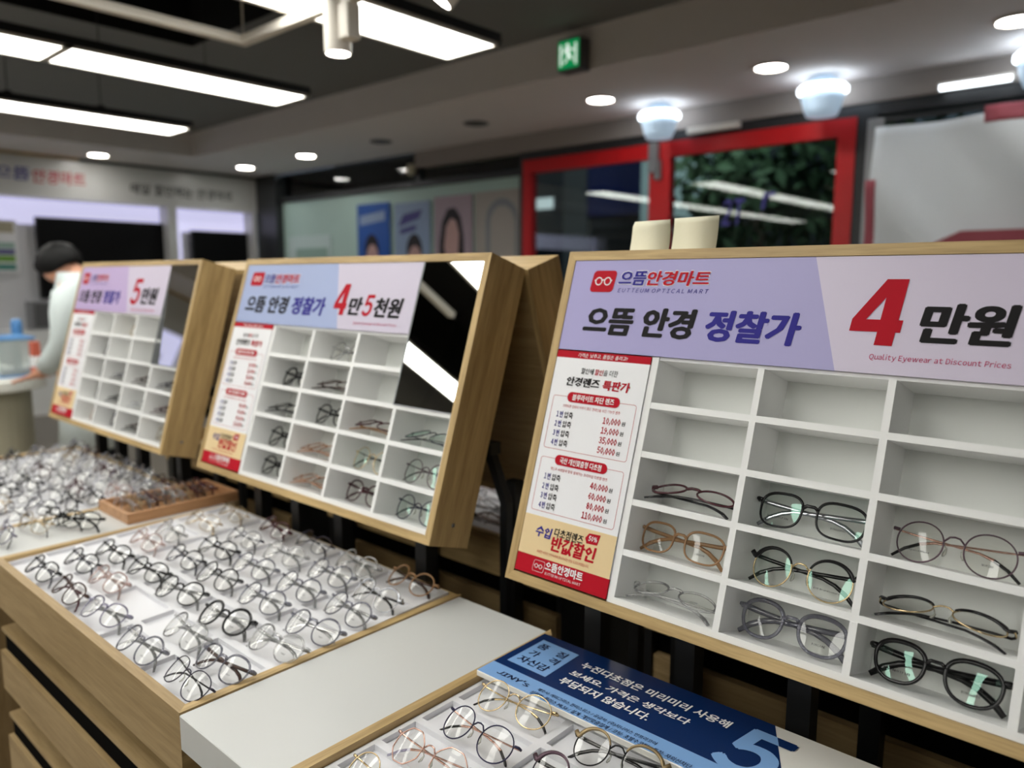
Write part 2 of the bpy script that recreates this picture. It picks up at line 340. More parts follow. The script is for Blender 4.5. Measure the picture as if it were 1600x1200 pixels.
# ------------------------------------------------------------------ room shell
XL, XR, YB, YF, ZS, ZC = -9.0, 6.0, -6.5, 5.25, 2.70, 2.95
struct(MB().box(XL - .2, XR + .2, YB - .2, YF + .2, -.1, 0).build('floor', 'floor_tile'))
hx0, hx1, hy0, hy1 = -8.0, 5.0, -5.9, 3.92          # raised tray ceiling inside the lower border
b = MB(); b.box(XL, XR, hy1, YF, ZS, 3.1); b.box(XL, hx0, YB, hy1, ZS, 3.1); b.box(hx1, XR, YB, hy1, ZS, 3.1); b.box(hx0, hx1, YB, hy0, ZS, 3.1)
struct(b.build('ceiling_border', 'soffit_paint'))
kx0, kx1, ky0, ky1 = -5.1, 3.0, -5.5, 2.53           # black painted recess
b = MB(); b.box(hx0, hx1, ky1, hy1, ZC, 3.1); b.box(hx0, kx0, hy0, ky1, ZC, 3.1); b.box(kx1, hx1, hy0, ky1, ZC, 3.1); b.box(kx0, kx1, hy0, ky0, ZC, 3.1)
struct(b.build('ceiling', 'ceiling_paint'))
b = MB(); b.box(kx0 - .1, kx1 + .1, ky0 - .1, ky1 + .1, 3.42, 3.46)
for a in ((kx0 - .05, kx0, ky0, ky1), (kx1, kx1 + .05, ky0, ky1), (kx0, kx1, ky0 - .05, ky0), (kx0, kx1, ky1, ky1 + .05)): b.box(*a, 3.1, 3.44)
for a in ((kx0, kx0 + .004, ky0, ky1), (kx1 - .004, kx1, ky0, ky1), (kx0, kx1, ky0, ky0 + .004), (kx0, kx1, ky1 - .004, ky1)): b.box(*a, 2.951, 3.44)
struct(b.build('ceiling_recess', 'coffer_black'))
struct(MB().box(XL, XR, YB - .15, YB, 0, 3.1).build('wall_back', 'wall_paint'))
struct(MB().box(XR, XR + .15, YB, YF, 0, 3.1).build('wall_right', 'wall_paint'))
struct(MB().box(XL - .45, XL - .3, YB, YF, 0, 3.1).build('wall_left', 'wall_paint'))
# front wall: beam over the glazing, dark corner post, frames
struct(MB().box(-6.0, XR, YF - .02, YF + .25, 2.55, ZS).build('wall_front', 'beam_paint'))
struct(MB().box(XL, -8.55, YF - .05, YF + .2, 0, ZS).build('trim_1', 'dark_frame'))
struct(MB().box(-8.55, -4.62, YF + .02, YF + .12, 2.36, 2.42).box(-6.04, -5.98, YF + .02, YF + .12, 2.42, ZS).build('trim_2', 'dark_frame'))
struct(MB().box(-4.62, XR, YF + .0, YF + .12, 2.475, 2.55).build('trim_3', 'dark_frame'))
struct(MB().box(-1.735, -1.62, YF - .02, YF + .12, 0, 2.475).build('trim_4', 'dark_frame'))
struct(MB().box(-4.62, -4.555, YF, YF + .1, 0, 2.475).build('trim_5', 'dark_frame'))
w = struct(MB().box(-8.55, -4.62, YF + .05, YF + .06, 0, 2.36).build('window_1', 'film'))
MB().box(-8.43, -7.55, YF + .035, YF + .049, .8, 1.95).build('pane', 'film_pale', w)
MB().box(-8.25, -7.62, YF + .02, YF + .034, .8, 1.80).build('shade', 'film_grey', w)
w = struct(MB().box(-8.55, -4.62, YF + .06, YF + .07, 2.42, ZS).build('window_2', 'pane'))
w = struct(MB().box(-1.62, XR, YF + .06, YF + .07, 0, 2.475).build('window_3', 'pane'))
# red glass door: fixed leaf and sliding leaf
fx, fx2, mx0, mx1 = -4.555, -1.735, -3.26, -3.08
d = struct(MB().box(fx, fx2, YF - .03, YF + .05, 2.36, 2.472).build('door_1', 'red_frame'))
for n, a in (('door_post', (fx, fx + .09)), ('door_post', (mx0, mx1)), ('door_post', (fx2 - .115, fx2))):
    MB().box(*a, YF - .03, YF + .05, 0, 2.36).build(n, 'red_frame', d)
MB().box(fx + .09, mx0, YF - .03, YF + .05, 0, .12).box(mx1, fx2 - .115, YF - .03, YF + .05, 0, .12).build('door_rail', 'red_frame', d)
MB().box(fx + .09, mx0, YF + .005, YF + .015, .12, 2.36).build('pane', 'pane', d); MB().box(mx1, fx2 - .115, YF + .005, YF + .015, .12, 2.36).build('pane', 'pane', d)
MB().box(-3.245, -3.17, YF - .075, YF - .03, 2.25, 2.47).box(-3.20, -3.15, YF - .06, YF - .03, 2.2, 2.34).build('door_closer', 'grey_metal', d)
# sticker letters on the door glass
t = text('2T', (-2.66, -2.48, 1.83, 2.02), 'text_blue', d, .03, .2, 'xz', YF - .001); t.name = 'glass_lettering'
text('r', (-2.36, -2.26, 1.93, 2.05), 'text_blue', d, .03, .2, 'xz', YF - .001, name='glass_lettering')

# ------------------------------------------------------------------ ceiling lamps
def bar_lamp(x, y_end, n, label):
    t = thing('bar_lamp', label, 'ceiling lamp', (x, y_end, 2.5), group='suspended bar lamps')
    L = 1.30
    MB().box(-.18, .18, -n * L, 0, .012, .055).build('housing', 'black_steel', t)
    for i in range(n):
        y1 = -i * L
        f = MB(); a, c = -.18, .18
        for r in ((a, a + .022, y1 - L, y1), (c - .022, c, y1 - L, y1), (a, c, y1 - .022, y1), (a, c, y1 - L, y1 - L + .022)): f.box(*r, 0, .014)
        f.build('rim', 'white_lamp', t)
        MB().box(-.158, .158, y1 - L + .022, y1 - .022, .004, .012).build('diffuser', 'lamp_bar', t)
        for yy in (y1 - .55, y1 - L + .2):
            MB().box(-.02, .02, yy - .02, yy + .02, .055, .10).box(-.002, .002, yy - .002, yy + .002, .1, (ZC if yy + y_end > ky1 or x < kx0 else 3.42) - 2.5).build('hanger', 'black_steel', t)
for x, y, n, l in ((-5.68, 2.70, 5, 'black bar lamp hanging nearest the signboard wall'), (-4.2, 2.70, 5, 'black bar lamp with two lit panels, second from the signboard wall'),
                   (-2.68, 2.71, 5, 'black bar lamp hanging behind the white track spotlight'), (-1.15, 1.4, 4, 'bar lamp over the aisle of the nearest counter'), (.4, -.5, 3, 'bar lamp farthest from the signboard wall'),):  # last bar is added out of view to light the rack fronts
    bar_lamp(x, y, n, l)
# white spotlight track, one corner in view
t = thing('lamp_track', 'white right-angled lamp track hung under the black ceiling recess', 'lamp track', (-3.185, 1.81, 2.44))
MB().box(-.02, .02, -2.6, .02, 0, .035).build('rail', 'white_lamp', t); MB().box(.02, 2.6, -.02, .02, 0, .035).build('rail', 'white_lamp', t)
for p in ((0, -1.2), (1.4, 0), (0, 0)): MB().box(p[0] - .003, p[0] + .003, p[1] - .003, p[1] + .003, .035, .98).build('hanger', 'white_lamp', t)
def spotlight(x, y, label, tilt, ry=0):
    t = thing('spotlight', label, 'spotlight', (x, y, 2.44), group='track spotlights')
    MB().box(.045, .105, -.03, .03, -.125, 0).build('adapter', 'white_lamp', t, bevel=.004)
    bd = MB().lathe([(.001, .10), (.05, .10), (.05, -.09), (.043, -.092), (.043, -.08), (.001, -.08)], (0, 0, -.07), 28).build('lamp_body', 'white_lamp', t)
    bd.rotation_euler = (tilt, ry, 0)
    MB().lathe([(.001, -.081), (.042, -.081), (.042, -.087), (.001, -.087)], (0, 0, -.07), 28).build('lens_disc', 'lamp_down', bd)
spotlight(-2.505, 1.81, 'white cylinder spotlight on the track corner, shining down', 0)
spotlight(-1.80, 1.81, 'white spotlight cut by the top edge of the photo, tilted outwards', radians(-25), radians(30))
def downlight(x, y, z, r, label, on=True):
    t = thing('downlight', label, 'downlight', (x, y, z), group='round recessed downlights')
    MB().lathe([(r * .86, 0), (r, -.004), (r, -.008), (r * .86, -.012), (r * .84, -.004)], (0, 0, 0), 36).build('trim_ring', 'white_lamp' if on else 'dead_lamp', t)
    MB().lathe([(.001, -.005), (r * .86, -.005), (r * .86, -.002), (.001, -.002)], (0, 0, 0), 36).build('diffuser', 'lamp_down' if on else 'dead_lamp', t)
DL = ['second', 'third', 'fourth', 'fifth', 'sixth', 'seventh', 'eighth']
for i in range(8):
    x = -.79 - 1.245 * i; on = i not in (3, 4)
    nm = 'the banner end' if i else ''
    downlight(x, 4.56 + .015 * i, ZS, .105, ('lit round downlight nearest the white banner' if i == 0 else ('unlit' if not on else 'lit') + ' round downlight in the front border, %s from the white banner' % DL[i - 1]), on)
downlight(.6, 4.55, ZS, .105, 'round downlight beyond the white banner, outside the shop door')
downlight(-8.6, 3.2, ZS, .105, 'lit round downlight above the red and blue signboard lettering')
downlight(-8.6, 1.6, ZS, .105, 'round downlight above the far end of the signboard')
def cup_lamp(x, label):
    t = thing('cup_lamp', label, 'lamp', (x, 5.0, ZS), group='frosted cup lamps over the door')
    MB().lathe([(.02, 0), (.05, 0), (.09, -.03), (.125, -.06), (.001, -.06)], (0, 0, 0), 32).build('cap', 'cup_glass', t, True)
    MB().lathe([(.135, -.06), (.15, -.075), (.15, -.1), (.135, -.112), (.001, -.112)], (0, 0, 0), 36).build('light_ring', 'lamp_cup', t, True)
    MB().lathe([(.132, -.112), (.124, -.15), (.11, -.20), (.092, -.24), (.001, -.245)], (0, 0, 0), 36).build('cup', 'cup_glass', t, True)
cup_lamp(-3.05, 'frosted cup lamp above the middle post of the red door'); cup_lamp(-1.88, 'frosted cup lamp above the outer corner of the red door'); cup_lamp(-.72, 'frosted cup lamp above the white banner')
t = thing('exit_sign', 'green running man exit sign on the ceiling step', 'exit sign', (-2.97, 3.918, 2.69))
MB().box(-.085, .085, -.10, 0, 0, .185).build('case', 'sign_case', t, bevel=.004)
MB().box(-.076, .076, -.104, -.1, .012, .172).build('face_plate', 'green_sign', t)
p = MB(); yy = (-.1065, -.104)
p.lathe([(.001, -.002), (.012, -.002), (.012, .002), (.001, .002)], (0, 0, 0), 12); p.v = [(v[0] - .005, -.106 + v[2] * .5, v[1] + .142) for v in p.v]
for poly in ([(-.02, .13), (.006, .128), (.012, .09), (-.006, .088)], [(-.006, .09), (.012, .09), (.034, .062), (.028, .054)], [(-.004, .09), (.008, .086), (-.012, .05), (-.034, .04), (-.036, .048), (-.018, .058)], [(.004, .125), (.03, .108), (.046, .112), (.044, .12), (.03, .118), (.008, .13)], [(-.018, .128), (-.04, .108), (-.036, .098), (-.014, .116)], [(.05, .15), (.062, .15), (.062, .03), (.05, .03)], [(-.062, .15), (-.05, .15), (-.05, .03), (-.062, .03)]):
    p.prism(poly, 'y', *yy)
p.build('pictogram', 'white_sign', t)

# ------------------------------------------------------------------ signboard wall (x = -9) with lit niches, screens
sg = thing('signboard', 'grey shop signboard band across the end wall with red and blue lettering', 'signboard', (XL, 0, 2.26))
MB().box(-.3, 0, YB + .01, YF - .05, 0, .41).build('panel', 'sign_panel', sg)
MB().box(-.29, .015, YB + .01, 3.15, .41, .439).build('top_strip', 'oak_y', sg); MB().box(-.29, .012, 3.15, YF - .05, .41, .439).build('top_strip', 'black_steel', sg)
def ytext(body, y0, y1, z0, z1, m, bold): text(body, (y0, y1, z0, z1), m, sg, bold, .12, 'yz', .003)
ytext('으뜸', 2.36, 2.68, .16, .29, 'text_blue', .03); ytext('안경마트', 2.70, 3.20, .145, .285, 'text_red', .03); ytext('매일 할인하는 안경마트', 3.66, 4.88, .115, .235, 'print_black', .02)
def niche(y0, y1, label):
    t = thing('lit_niche', label, 'wall niche', (XL, 0, 0), group='lit wall niches')
    MB().box(-.28, -.25, y0, y1, .9, 2.26).build('back_board', 'niche', t)
    for a in (y0, y1 - .05): MB().box(-.25, 0, a, a + .05, 0, 2.26).build('side_panel', 'sign_panel', t)
    MB().box(-.28, 0, y0 + .05, y1 - .05, 0, .9).build('base_cabinet', 'white_board', t)
    MB().box(-.25, -.235, y0 + .05, y1 - .05, 2.0, 2.26).build('light_panel', 'led', t)
    for a, c in ((y0 + .05, y0 + .20), (y1 - .13, y1 - .05)): MB().box(-.25, -.235, a, c, 1.2, 2.0).build('light_panel', 'led', t)
niche(-2.4, 1.15, 'wide lavender lit niche at the far end of the signboard wall')
niche(1.2, 4.12, 'wide lavender lit niche under the red and blue lettering'); niche(4.12, 5.19, 'narrow lavender lit niche beside the dark corner post')
for y0, y1, z0, z1, l in ((-1.4, .5, 1.1, 2.0, 'black screen in the far lit niche beyond the desk'), (2.74, 4.09, 1.22, 2.075, 'wide black screen in the wide lit niche'), (4.41, 5.15, 1.35, 2.015, 'smaller black screen in the narrow lit niche')):
    t = thing('wall_screen', l, 'screen', (XL - .2, 0, 0))
    MB().box(0, .05, y0, y1, z0, z1).build('bezel', 'black_steel', t, bevel=.004); MB().box(.05, .053, y0 + .015, y1 - .015, z0 + .015, z1 - .015).build('display', 'tv_black', t)
    MB().box(-.05, 0, (y0 + y1) / 2 - .2, (y0 + y1) / 2 + .2, z0 + .2, z1 - .2).build('mount', 'black_steel', t)
t = thing('wall_poster', 'small poster with beige, green and teal bands beside the wide screen', 'poster', (XL - .247, 0, 0))
MB().box(0, .03, 1.9, 2.58, 1.49, 2.03).build('board', 'paper_white', t)
for z0, z1, m in ((1.9, 2.01, 'sand'), (1.74, 1.80, 'film_grey'), (1.68, 1.73, 'violet_ink'), (1.60, 1.67, 'label_green'), (1.52, 1.58, 'label_teal')): MB().box(.03, .032, 1.93, 2.55, z0, z1).build('colour_band', m, t)
t = thing('desk_cabinet', 'grey device on the cabinet under the wide black screen', 'device', (XL - .22, 0, .9)); MB().box(0, .2, 2.6, 3.05, 0, .3).build('case', 'grey_metal', t, bevel=.01); MB().box(.2, .205, 2.63, 3.02, .03, .27).build('panel', 'sign_case', t)
t.name = 'desk_device'

# ------------------------------------------------------------------ posters on the window film
def poster(x0, x1, z1, bg, label, parts):
    t = thing('poster', label, 'poster', (0, YF + .03, 0), group='posters on the shop window')
    MB().box(x0, x1, -.004, 0, 1.2, z1).build('sheet', bg, t)
    for i, (poly, m, n) in enumerate(parts):
        MB().prism(poly, 'y', -.006 - .001 * i, -.004).build(n, m, t)
def ell(cx, cz, a, c, n=20): return [(cx + a * cos(2 * pi * k / n), cz + c * sin(2 * pi * k / n)) for k in range(n)]
poster(-7.03, -6.47, 2.245, 'poster_blue', 'blue poster with a pale title above a face', [([(-6.98, 2.02), (-6.55, 2.06), (-6.55, 2.16), (-6.98, 2.12)], 'poster_pale', 'title_block'), (ell(-6.78, 1.75, .12, .17), 'hair_print', 'printed_hair'), (ell(-6.77, 1.66, .10, .15), 'face_print', 'printed_face')])
poster(-6.39, -5.84, 2.22, 'poster_pale', 'pale blue poster with violet script above a face', [([(-6.33, 1.98), (-6.0, 2.05), (-5.95, 2.14), (-6.25, 2.10)], 'violet_ink', 'title_block'), ([(-6.3, 1.9), (-6.05, 1.94), (-6.05, 1.99), (-6.3, 1.95)], 'violet_ink', 'title_block'), (ell(-6.08, 1.73, .12, .17), 'hair_print', 'printed_hair'), (ell(-6.07, 1.64, .10, .14), 'face_print', 'printed_face')])
poster(-5.775, -5.237, 2.245, 'poster_mauve', 'mauve poster of a large face with long dark hair', [([(-5.72, 1.3), (-5.70, 1.8), (-5.66, 2.0), (-5.58, 2.12), (-5.48, 2.13), (-5.40, 2.04), (-5.36, 1.85), (-5.34, 1.3)], 'hair_print', 'printed_hair'), ([(-5.63, 1.75), (-5.60, 1.95), (-5.53, 2.03), (-5.46, 2.0), (-5.42, 1.88), (-5.43, 1.72), (-5.47, 1.62), (-5.54, 1.58), (-5.60, 1.64)], 'face_print', 'printed_face'), (ell(-5.50, 1.52, .17, .18), 'face_print', 'printed_hands'), (ell(-5.33, 1.6, .08, .08), 'sand', 'printed_sleeve')])
t = thing('arch_poster', 'stone coloured panel with a grey arch beside the red door', 'poster', (0, YF + .03, 0))
MB().box(-5.2, -4.63, -.004, 0, 1.0, 2.25).build('sheet', 'poster_stone', t)
MB().prism([(-4.66, 1.0), (-4.66, 1.98)] + [(-4.86 + .2 * cos(a), 1.98 + .2 * sin(a)) for a in [pi * k / 12 for k in range(1, 12)]] + [(-5.06, 1.98), (-5.06, 1.0)], 'y', -.006, -.004).build('arch_border', 'poster_grey', t)
MB().prism([(-4.69, 1.0), (-4.69, 1.96)] + [(-4.85 + .15 * cos(a), 1.96 + .15 * sin(a)) for a in [pi * k / 12 for k in range(1, 12)]] + [(-5.0, 1.96), (-5.0, 1.0)], 'y', -.008, -.006).build('arch_field', 'poster_stone', t)
# white cloth banner on the right-hand window
t = thing('cloth_banner', 'creased white cloth banner with dusty red edges hung on the window', 'banner', (0, YF - .03, 0))
def cloth(u, v):
    return .055 * sin(4.2 * (u - .9 * v) + 1.0) * (.4 + .6 * v) + .03 * sin(8.3 * u - 5.1 * v) + .012 * sin(14 * u - 12 * v)
def cloth_patch(x0, x1, z0, z1, name, m, n=48, k=32, off=0.):
    b = MB(); vs = [(x0 + (x1 - x0) * i / n, -.11 + off + cloth(x0 + (x1 - x0) * i / n, 2.4 - (z0 + (z1 - z0) * j / k)), z0 + (z1 - z0) * j / k) for j in range(k + 1) for i in range(n + 1)]
    b.add(vs, [(j * (n + 1) + i, j * (n + 1) + i + 1, (j + 1) * (n + 1) + i + 1, (j + 1) * (n + 1) + i) for j in range(k) for i in range(n)])
    o = b.build(name, m, t, True); s = o.modifiers.new('thickness', 'SOLIDIFY'); s.thickness = .002; return o
cloth_patch(-1.585, 1.6, .6, 2.37, 'cloth', 'banner')
cloth_patch(-1.0, 1.6, 2.32, 2.41, 'top_edge', 'banner_pink', 32, 4, -.003); cloth_patch(-1.61, -1.55, .6, 2.05, 'side_edge', 'banner_pink', 4, 30, -.003)
MB().prism([(-1.18, 1.66), (-1.05, 1.72), (1.5, 1.72), (1.5, 1.60), (-1.2, 1.60)], 'y', -.235, -.23).build('printed_band', 'banner_pink', t)
t = thing('banner_frame', 'dark frame holding the white cloth banner', 'frame', (0, YF - .03, 0)); MB().box(-1.66, -1.60, -.03, 0, 0, 2.44).build('upright', 'grey_metal', t); MB().box(-1.60, 1.7, -.03, 0, 2.41, 2.44).build('top_rail', 'dark_frame', t)
MB().box(-1.64, -1.56, -.035, -.03, 2.36, 2.44).build('corner_bracket', 'grey_metal', t)
t = thing('tube_lamp', 'slim lit tube lamp on the beam above the banner', 'lamp', (-1.05, YF - .05, 2.555)); MB().box(-.22, .16, -.03, .02, 0, .035).build('housing', 'white_lamp', t); MB().box(-.21, .15, -.035, -.02, -.008, .02).build('tube', 'lamp_cup', t)
t = thing('tube_lamp', 'slim lamp at the top of the door beside the middle cup lamp', 'lamp', (-2.72, YF - .05, 2.5)); MB().box(-.2, .2, -.03, .02, 0, .04).build('housing', 'white_lamp', t); MB().box(-.19, .19, -.035, -.02, -.004, .03).build('tube', 'white_lamp', t)
t = thing('motion_sensor', 'small cream sensor at the end of the beam over the window', 'sensor', (-6.05, YF - .03, 2.53)); MB().lathe([(.001, .05), (.035, .05), (.045, 0), (.03, -.05), (.001, -.06)], (0, 0, 0), 20).build('housing', 'cream_card', t, True)
MB().box(-.03, .03, .0, .03, -.02, .04).build('mount', 'white_lamp', t)

# ------------------------------------------------------------------ street outside
struct(MB().box(-22, 22, YF + .25, 40, -.12, -.02).build('street', 'asphalt'))
t = thing('shop_building', 'grey building across the street with a blue fascia sign', 'building', (0, 17, 0))
MB().box(-24, -6.2, 0, 6, -.02, 9).build('wall', 'facade', t); MB().box(-13.2, -12.4, -.2, 0, 0, 9).build('pillar', 'facade_pale', t); MB().box(-17.4, -16.9, -.2, 0, 0, 9).build('pillar', 'facade_pale', t)
MB().box(-12.3, -9.0, -.3, -.02, 3.1, 4.6).build('fascia_sign', 'shop_blue', t)
for k in range(5): MB().box(-21.5 + 2.3 * k, -20.2 + 2.3 * k, -.05, .02, 1.0, 2.8).build('window', 'dark_glass', t)
for k in range(4): MB().box(-20.6 + 3.1 * k, -19.9 + 3.1 * k, -.06, .02, 3.4, 3.7).build('window', 'lit_window', t)
t = thing('kiosk', 'pale teal lit panel seen through the sliding door', 'building', (-7.6, 13, 0)); MB().box(-.7, .7, 0, .4, -.02, 4.6).build('panel', 'film_pale', t); MB().box(-.75, .75, -.05, .45, 4.6, 4.75).build('roof', 'facade_pale', t)
def tree(x, y, h, r, n, label):
    t = thing('street_tree', label, 'tree', (x, y, -.02), group='street trees outside')
    MB().sweep([(0, 0, 0), (.05, .02, h * .3), (-.03, .05, h * .6)], [.14, .11, .07], [.14, .11, .07], (0, 1, 0), 8).build('trunk', 'bark', t, True)
    b = MB(); rnd = random.Random(int(x * 100))
    for k in range(n):
        a = rnd.uniform(0, 2 * pi); e = rnd.uniform(-.9, 1.2); q = r * rnd.uniform(.35, 1); c = Vector((q * cos(a) * cos(e), q * sin(a) * cos(e), h * .62 + q * sin(e) * .9))
        n1 = Vector((rnd.gauss(0, 1), rnd.gauss(0, 1), rnd.gauss(0, 1))).normalized(); n2 = n1.orthogonal().normalized(); s = rnd.uniform(.10, .2)
        b.add([c - n1 * s, c + n2 * s * .45, c + n1 * s, c - n2 * s * .45], [(0, 1, 2, 3)])
    b.build('foliage', 'leaf', t)
tree(-5.2, 11.5, 4.2, 1.5, 900, 'dark leafy tree behind the sliding door leaf'); tree(-1.4, 13.2, 4.6, 1.7, 900, 'dark leafy tree behind the outer door post'); tree(-4.4, 15.6, 5.2, 1.8, 900, 'dark tree farthest back, beyond the other street trees')
lt = bpy.data.lights.new('street_fill', 'POINT'); lt.energy = 260; lt.color = (.85, .95, 1); lt.shadow_soft_size = .3; lo = bpy.data.objects.new('street_fill', lt); COL.objects.link(lo); lo.location = (-5, 9, 5.2)  # added fill to brighten the trees outside, no lamp post stands here

# ------------------------------------------------------------------ tilted display racks
RW, RH, RD = .86, .5406, .0998
SHELF_V = (.3045, .2325, .162, .0895)
CELL_U = (.2785, .4415, .605, .7665); CELL_V = (.309, .237, .1665, .094, .0245)
def rack_frame(root, signs=True, mirror_tip=0.):
    e = .015
    MB().prism([(0, 0), (e, e), (e, RH - e), (0, RH)], 'y', 0, RD).build('side_panel', 'oak_z', root)
    MB().prism([(RW, 0), (RW, RH), (RW - e, RH - e), (RW - e, e)], 'y', 0, RD).build('side_panel', 'oak_z', root)
    MB().prism([(0, RH), (e, RH - e), (RW - e, RH - e), (RW, RH)], 'y', 0, RD).build('top_panel', 'oak_x', root)
    MB().prism([(0, 0), (RW, 0), (RW - e, e), (e, e)], 'y', 0, RD).build('bottom_panel', 'oak_x', root)
    MB().box(e, RW - e, .086, .094, e, RH - e).build('back_panel', ['cell_back'], root)
    MB().box(e, RW - e, .094, RD - .001, e, RH - e).build('rear_cover', 'board_x', root)
    if not signs: return
    for v in SHELF_V:
        MB().box(.203, .840 if v < .24 else .683, .004, .086, v - .0045, v + .0045).build('shelf', 'white_board', root)
    for k, u in enumerate((.360, .523, .686)):
        for a, c in zip((.016,) + SHELF_V[::-1], SHELF_V[::-1] + (.377,)):
            if k == 2 and a > .2: continue
            MB().box(u - .0045, u + .0045, .0035, .086, max(a + .0045, .0245), c - .0045 if c < .37 else .372).build('divider', 'white_board', root)
    MB().box(.1915, .203, .0035, .086, .0155, .376).build('liner', 'white_board', root)
    MB().box(.8405, .845, .0035, .086, .0155, .2275).build('liner', 'white_board', root)
    MB().box(.203, .8405, .0035, .086, .0155, .0245).build('liner', 'white_board', root)
    MB().box(.203, .682, .006, .086, .372, .378).build('liner', 'white_board', root)
    m = MB().box(.682, .8445, -.002, .002, -.1435, .1435).build('mirror_glass', 'mirror', root); m.location = (0, .0045 if not mirror_tip else .0085, .381); m.rotation_euler = (mirror_tip, 0, 0)
    MB().box(.680, .682, .0015, .03, .2375, .5245).box(.680, .8445, .0015, .012, .2355, .2375).build('mirror_edge', 'grey_metal', root)
    f = MB()
    for u in (.02, RW - .02): f.lathe([(.001, 0), (.004, 0), (.0035, .0012), (.001, .0012)], (0, 0, 0), 12)
    n = len(f.v) // 2; f.v = [((RW + z) if i >= n else -z, .05 + x, .04 + y) for i, (x, y, z) in enumerate([(v[0], v[1], v[2]) for v in f.v])]
    f.build('screw_cap', 'grey_metal', root)
def logo(parent, u0, u1, v0, v1, bg, fg, line=False, y=0.):
    P = rounded(u0, u1, v0, v1, (v1 - v0) * .18, shear=.1); cx = (u0 + u1) / 2 + .05 * (v1 - v0); cz = (v0 + v1) / 2; h = v1 - v0; r = h * .17
    b = MB()
    if line: b.sweep([(p[0], y - .0003, p[1]) for p in P], h * .018, .0001, (0, 1, 0), 4, True)
    else: b.prism(P, 'y', y - .0006, y)
    o = b.build('logo', bg, parent)
    g = MB(); yy = y - .0009
    for s in (-1, 1):
        g.sweep([(cx + s * h * .24 + r * cos(2 * pi * k / 24), yy, cz + r * sin(2 * pi * k / 24)) for k in range(24)], h * .035, .0002, (0, 1, 0), 4, True)
        g.sweep([(cx + s * (h * .24 + r), yy, cz + .02 * h), (cx + s * (h * .24 + r + h * .07), yy, cz + .05 * h)], h * .035, .0002, (0, 1, 0), 4)
    g.sweep([(cx - h * .08, yy, cz + .03 * h), (cx, yy, cz + .07 * h), (cx + h * .08, yy, cz + .03 * h)], h * .035, .0002, (0, 1, 0), 4)
    g.build('logo_mark', fg, parent)
def header(root, bg, bg2, split, big, price, small):
    b = MB(); b.prism([(.0155, .377), (split[1], .377), (split[0], .525), (.0155, .525)], 'y', .001, .0045, 0); b.prism([(split[1], .377), (.679, .377), (.679, .525), (split[0], .525)], 'y', .001, .0045, 1)
    h = b.build('header_sign', [bg, bg2], root); y = .001
    logo(h, *small['sq'], 'print_red', 'print_white', y=y)
    u0, u1, v0, v1 = small['lt']; um = u0 + (u1 - u0) * .325
    for body, bx, m in (('으뜸', (u0, um, v0, v1), 'print_blue'), ('안경마트', (um + .001, u1, v0, v1), 'print_red')):
        g = .0011; text(body, (bx[0] - g, bx[1] + g, bx[2] - g, bx[3] + g), 'print_white', h, .055, .15, depth=y - .0003); text(body, bx, m, h, .042, .15, depth=y - .0006)
    text('EUTTEUM OPTICAL MART', (u0 + .002, u1 + .002, v0 - .011, v0 - .0045), 'print_blue', h, .006, .2, depth=y - .0004, track=.34)
    a, c, v0, v1 = big; w = c - a
    text('으뜸 안경', (a, a + w * .565, v0, v1), 'print_black', h, .056, .12, depth=y - .0004); text('정찰가', (a + w * .61, c, v0, v1), 'print_blue', h, .056, .12, depth=y - .0004)
    for body, bx, m, bo in price: block_four(bx, m, h, y=y - .0006) if body == '4' else text(body, bx, m, h, bo, .2 if m == 'print_red' else .15, depth=y - .0004, res=4)
    text('Quality Eyewear at Discount Prices', small['q'], 'print_pink', h, .006, .12, depth=y - .0004)
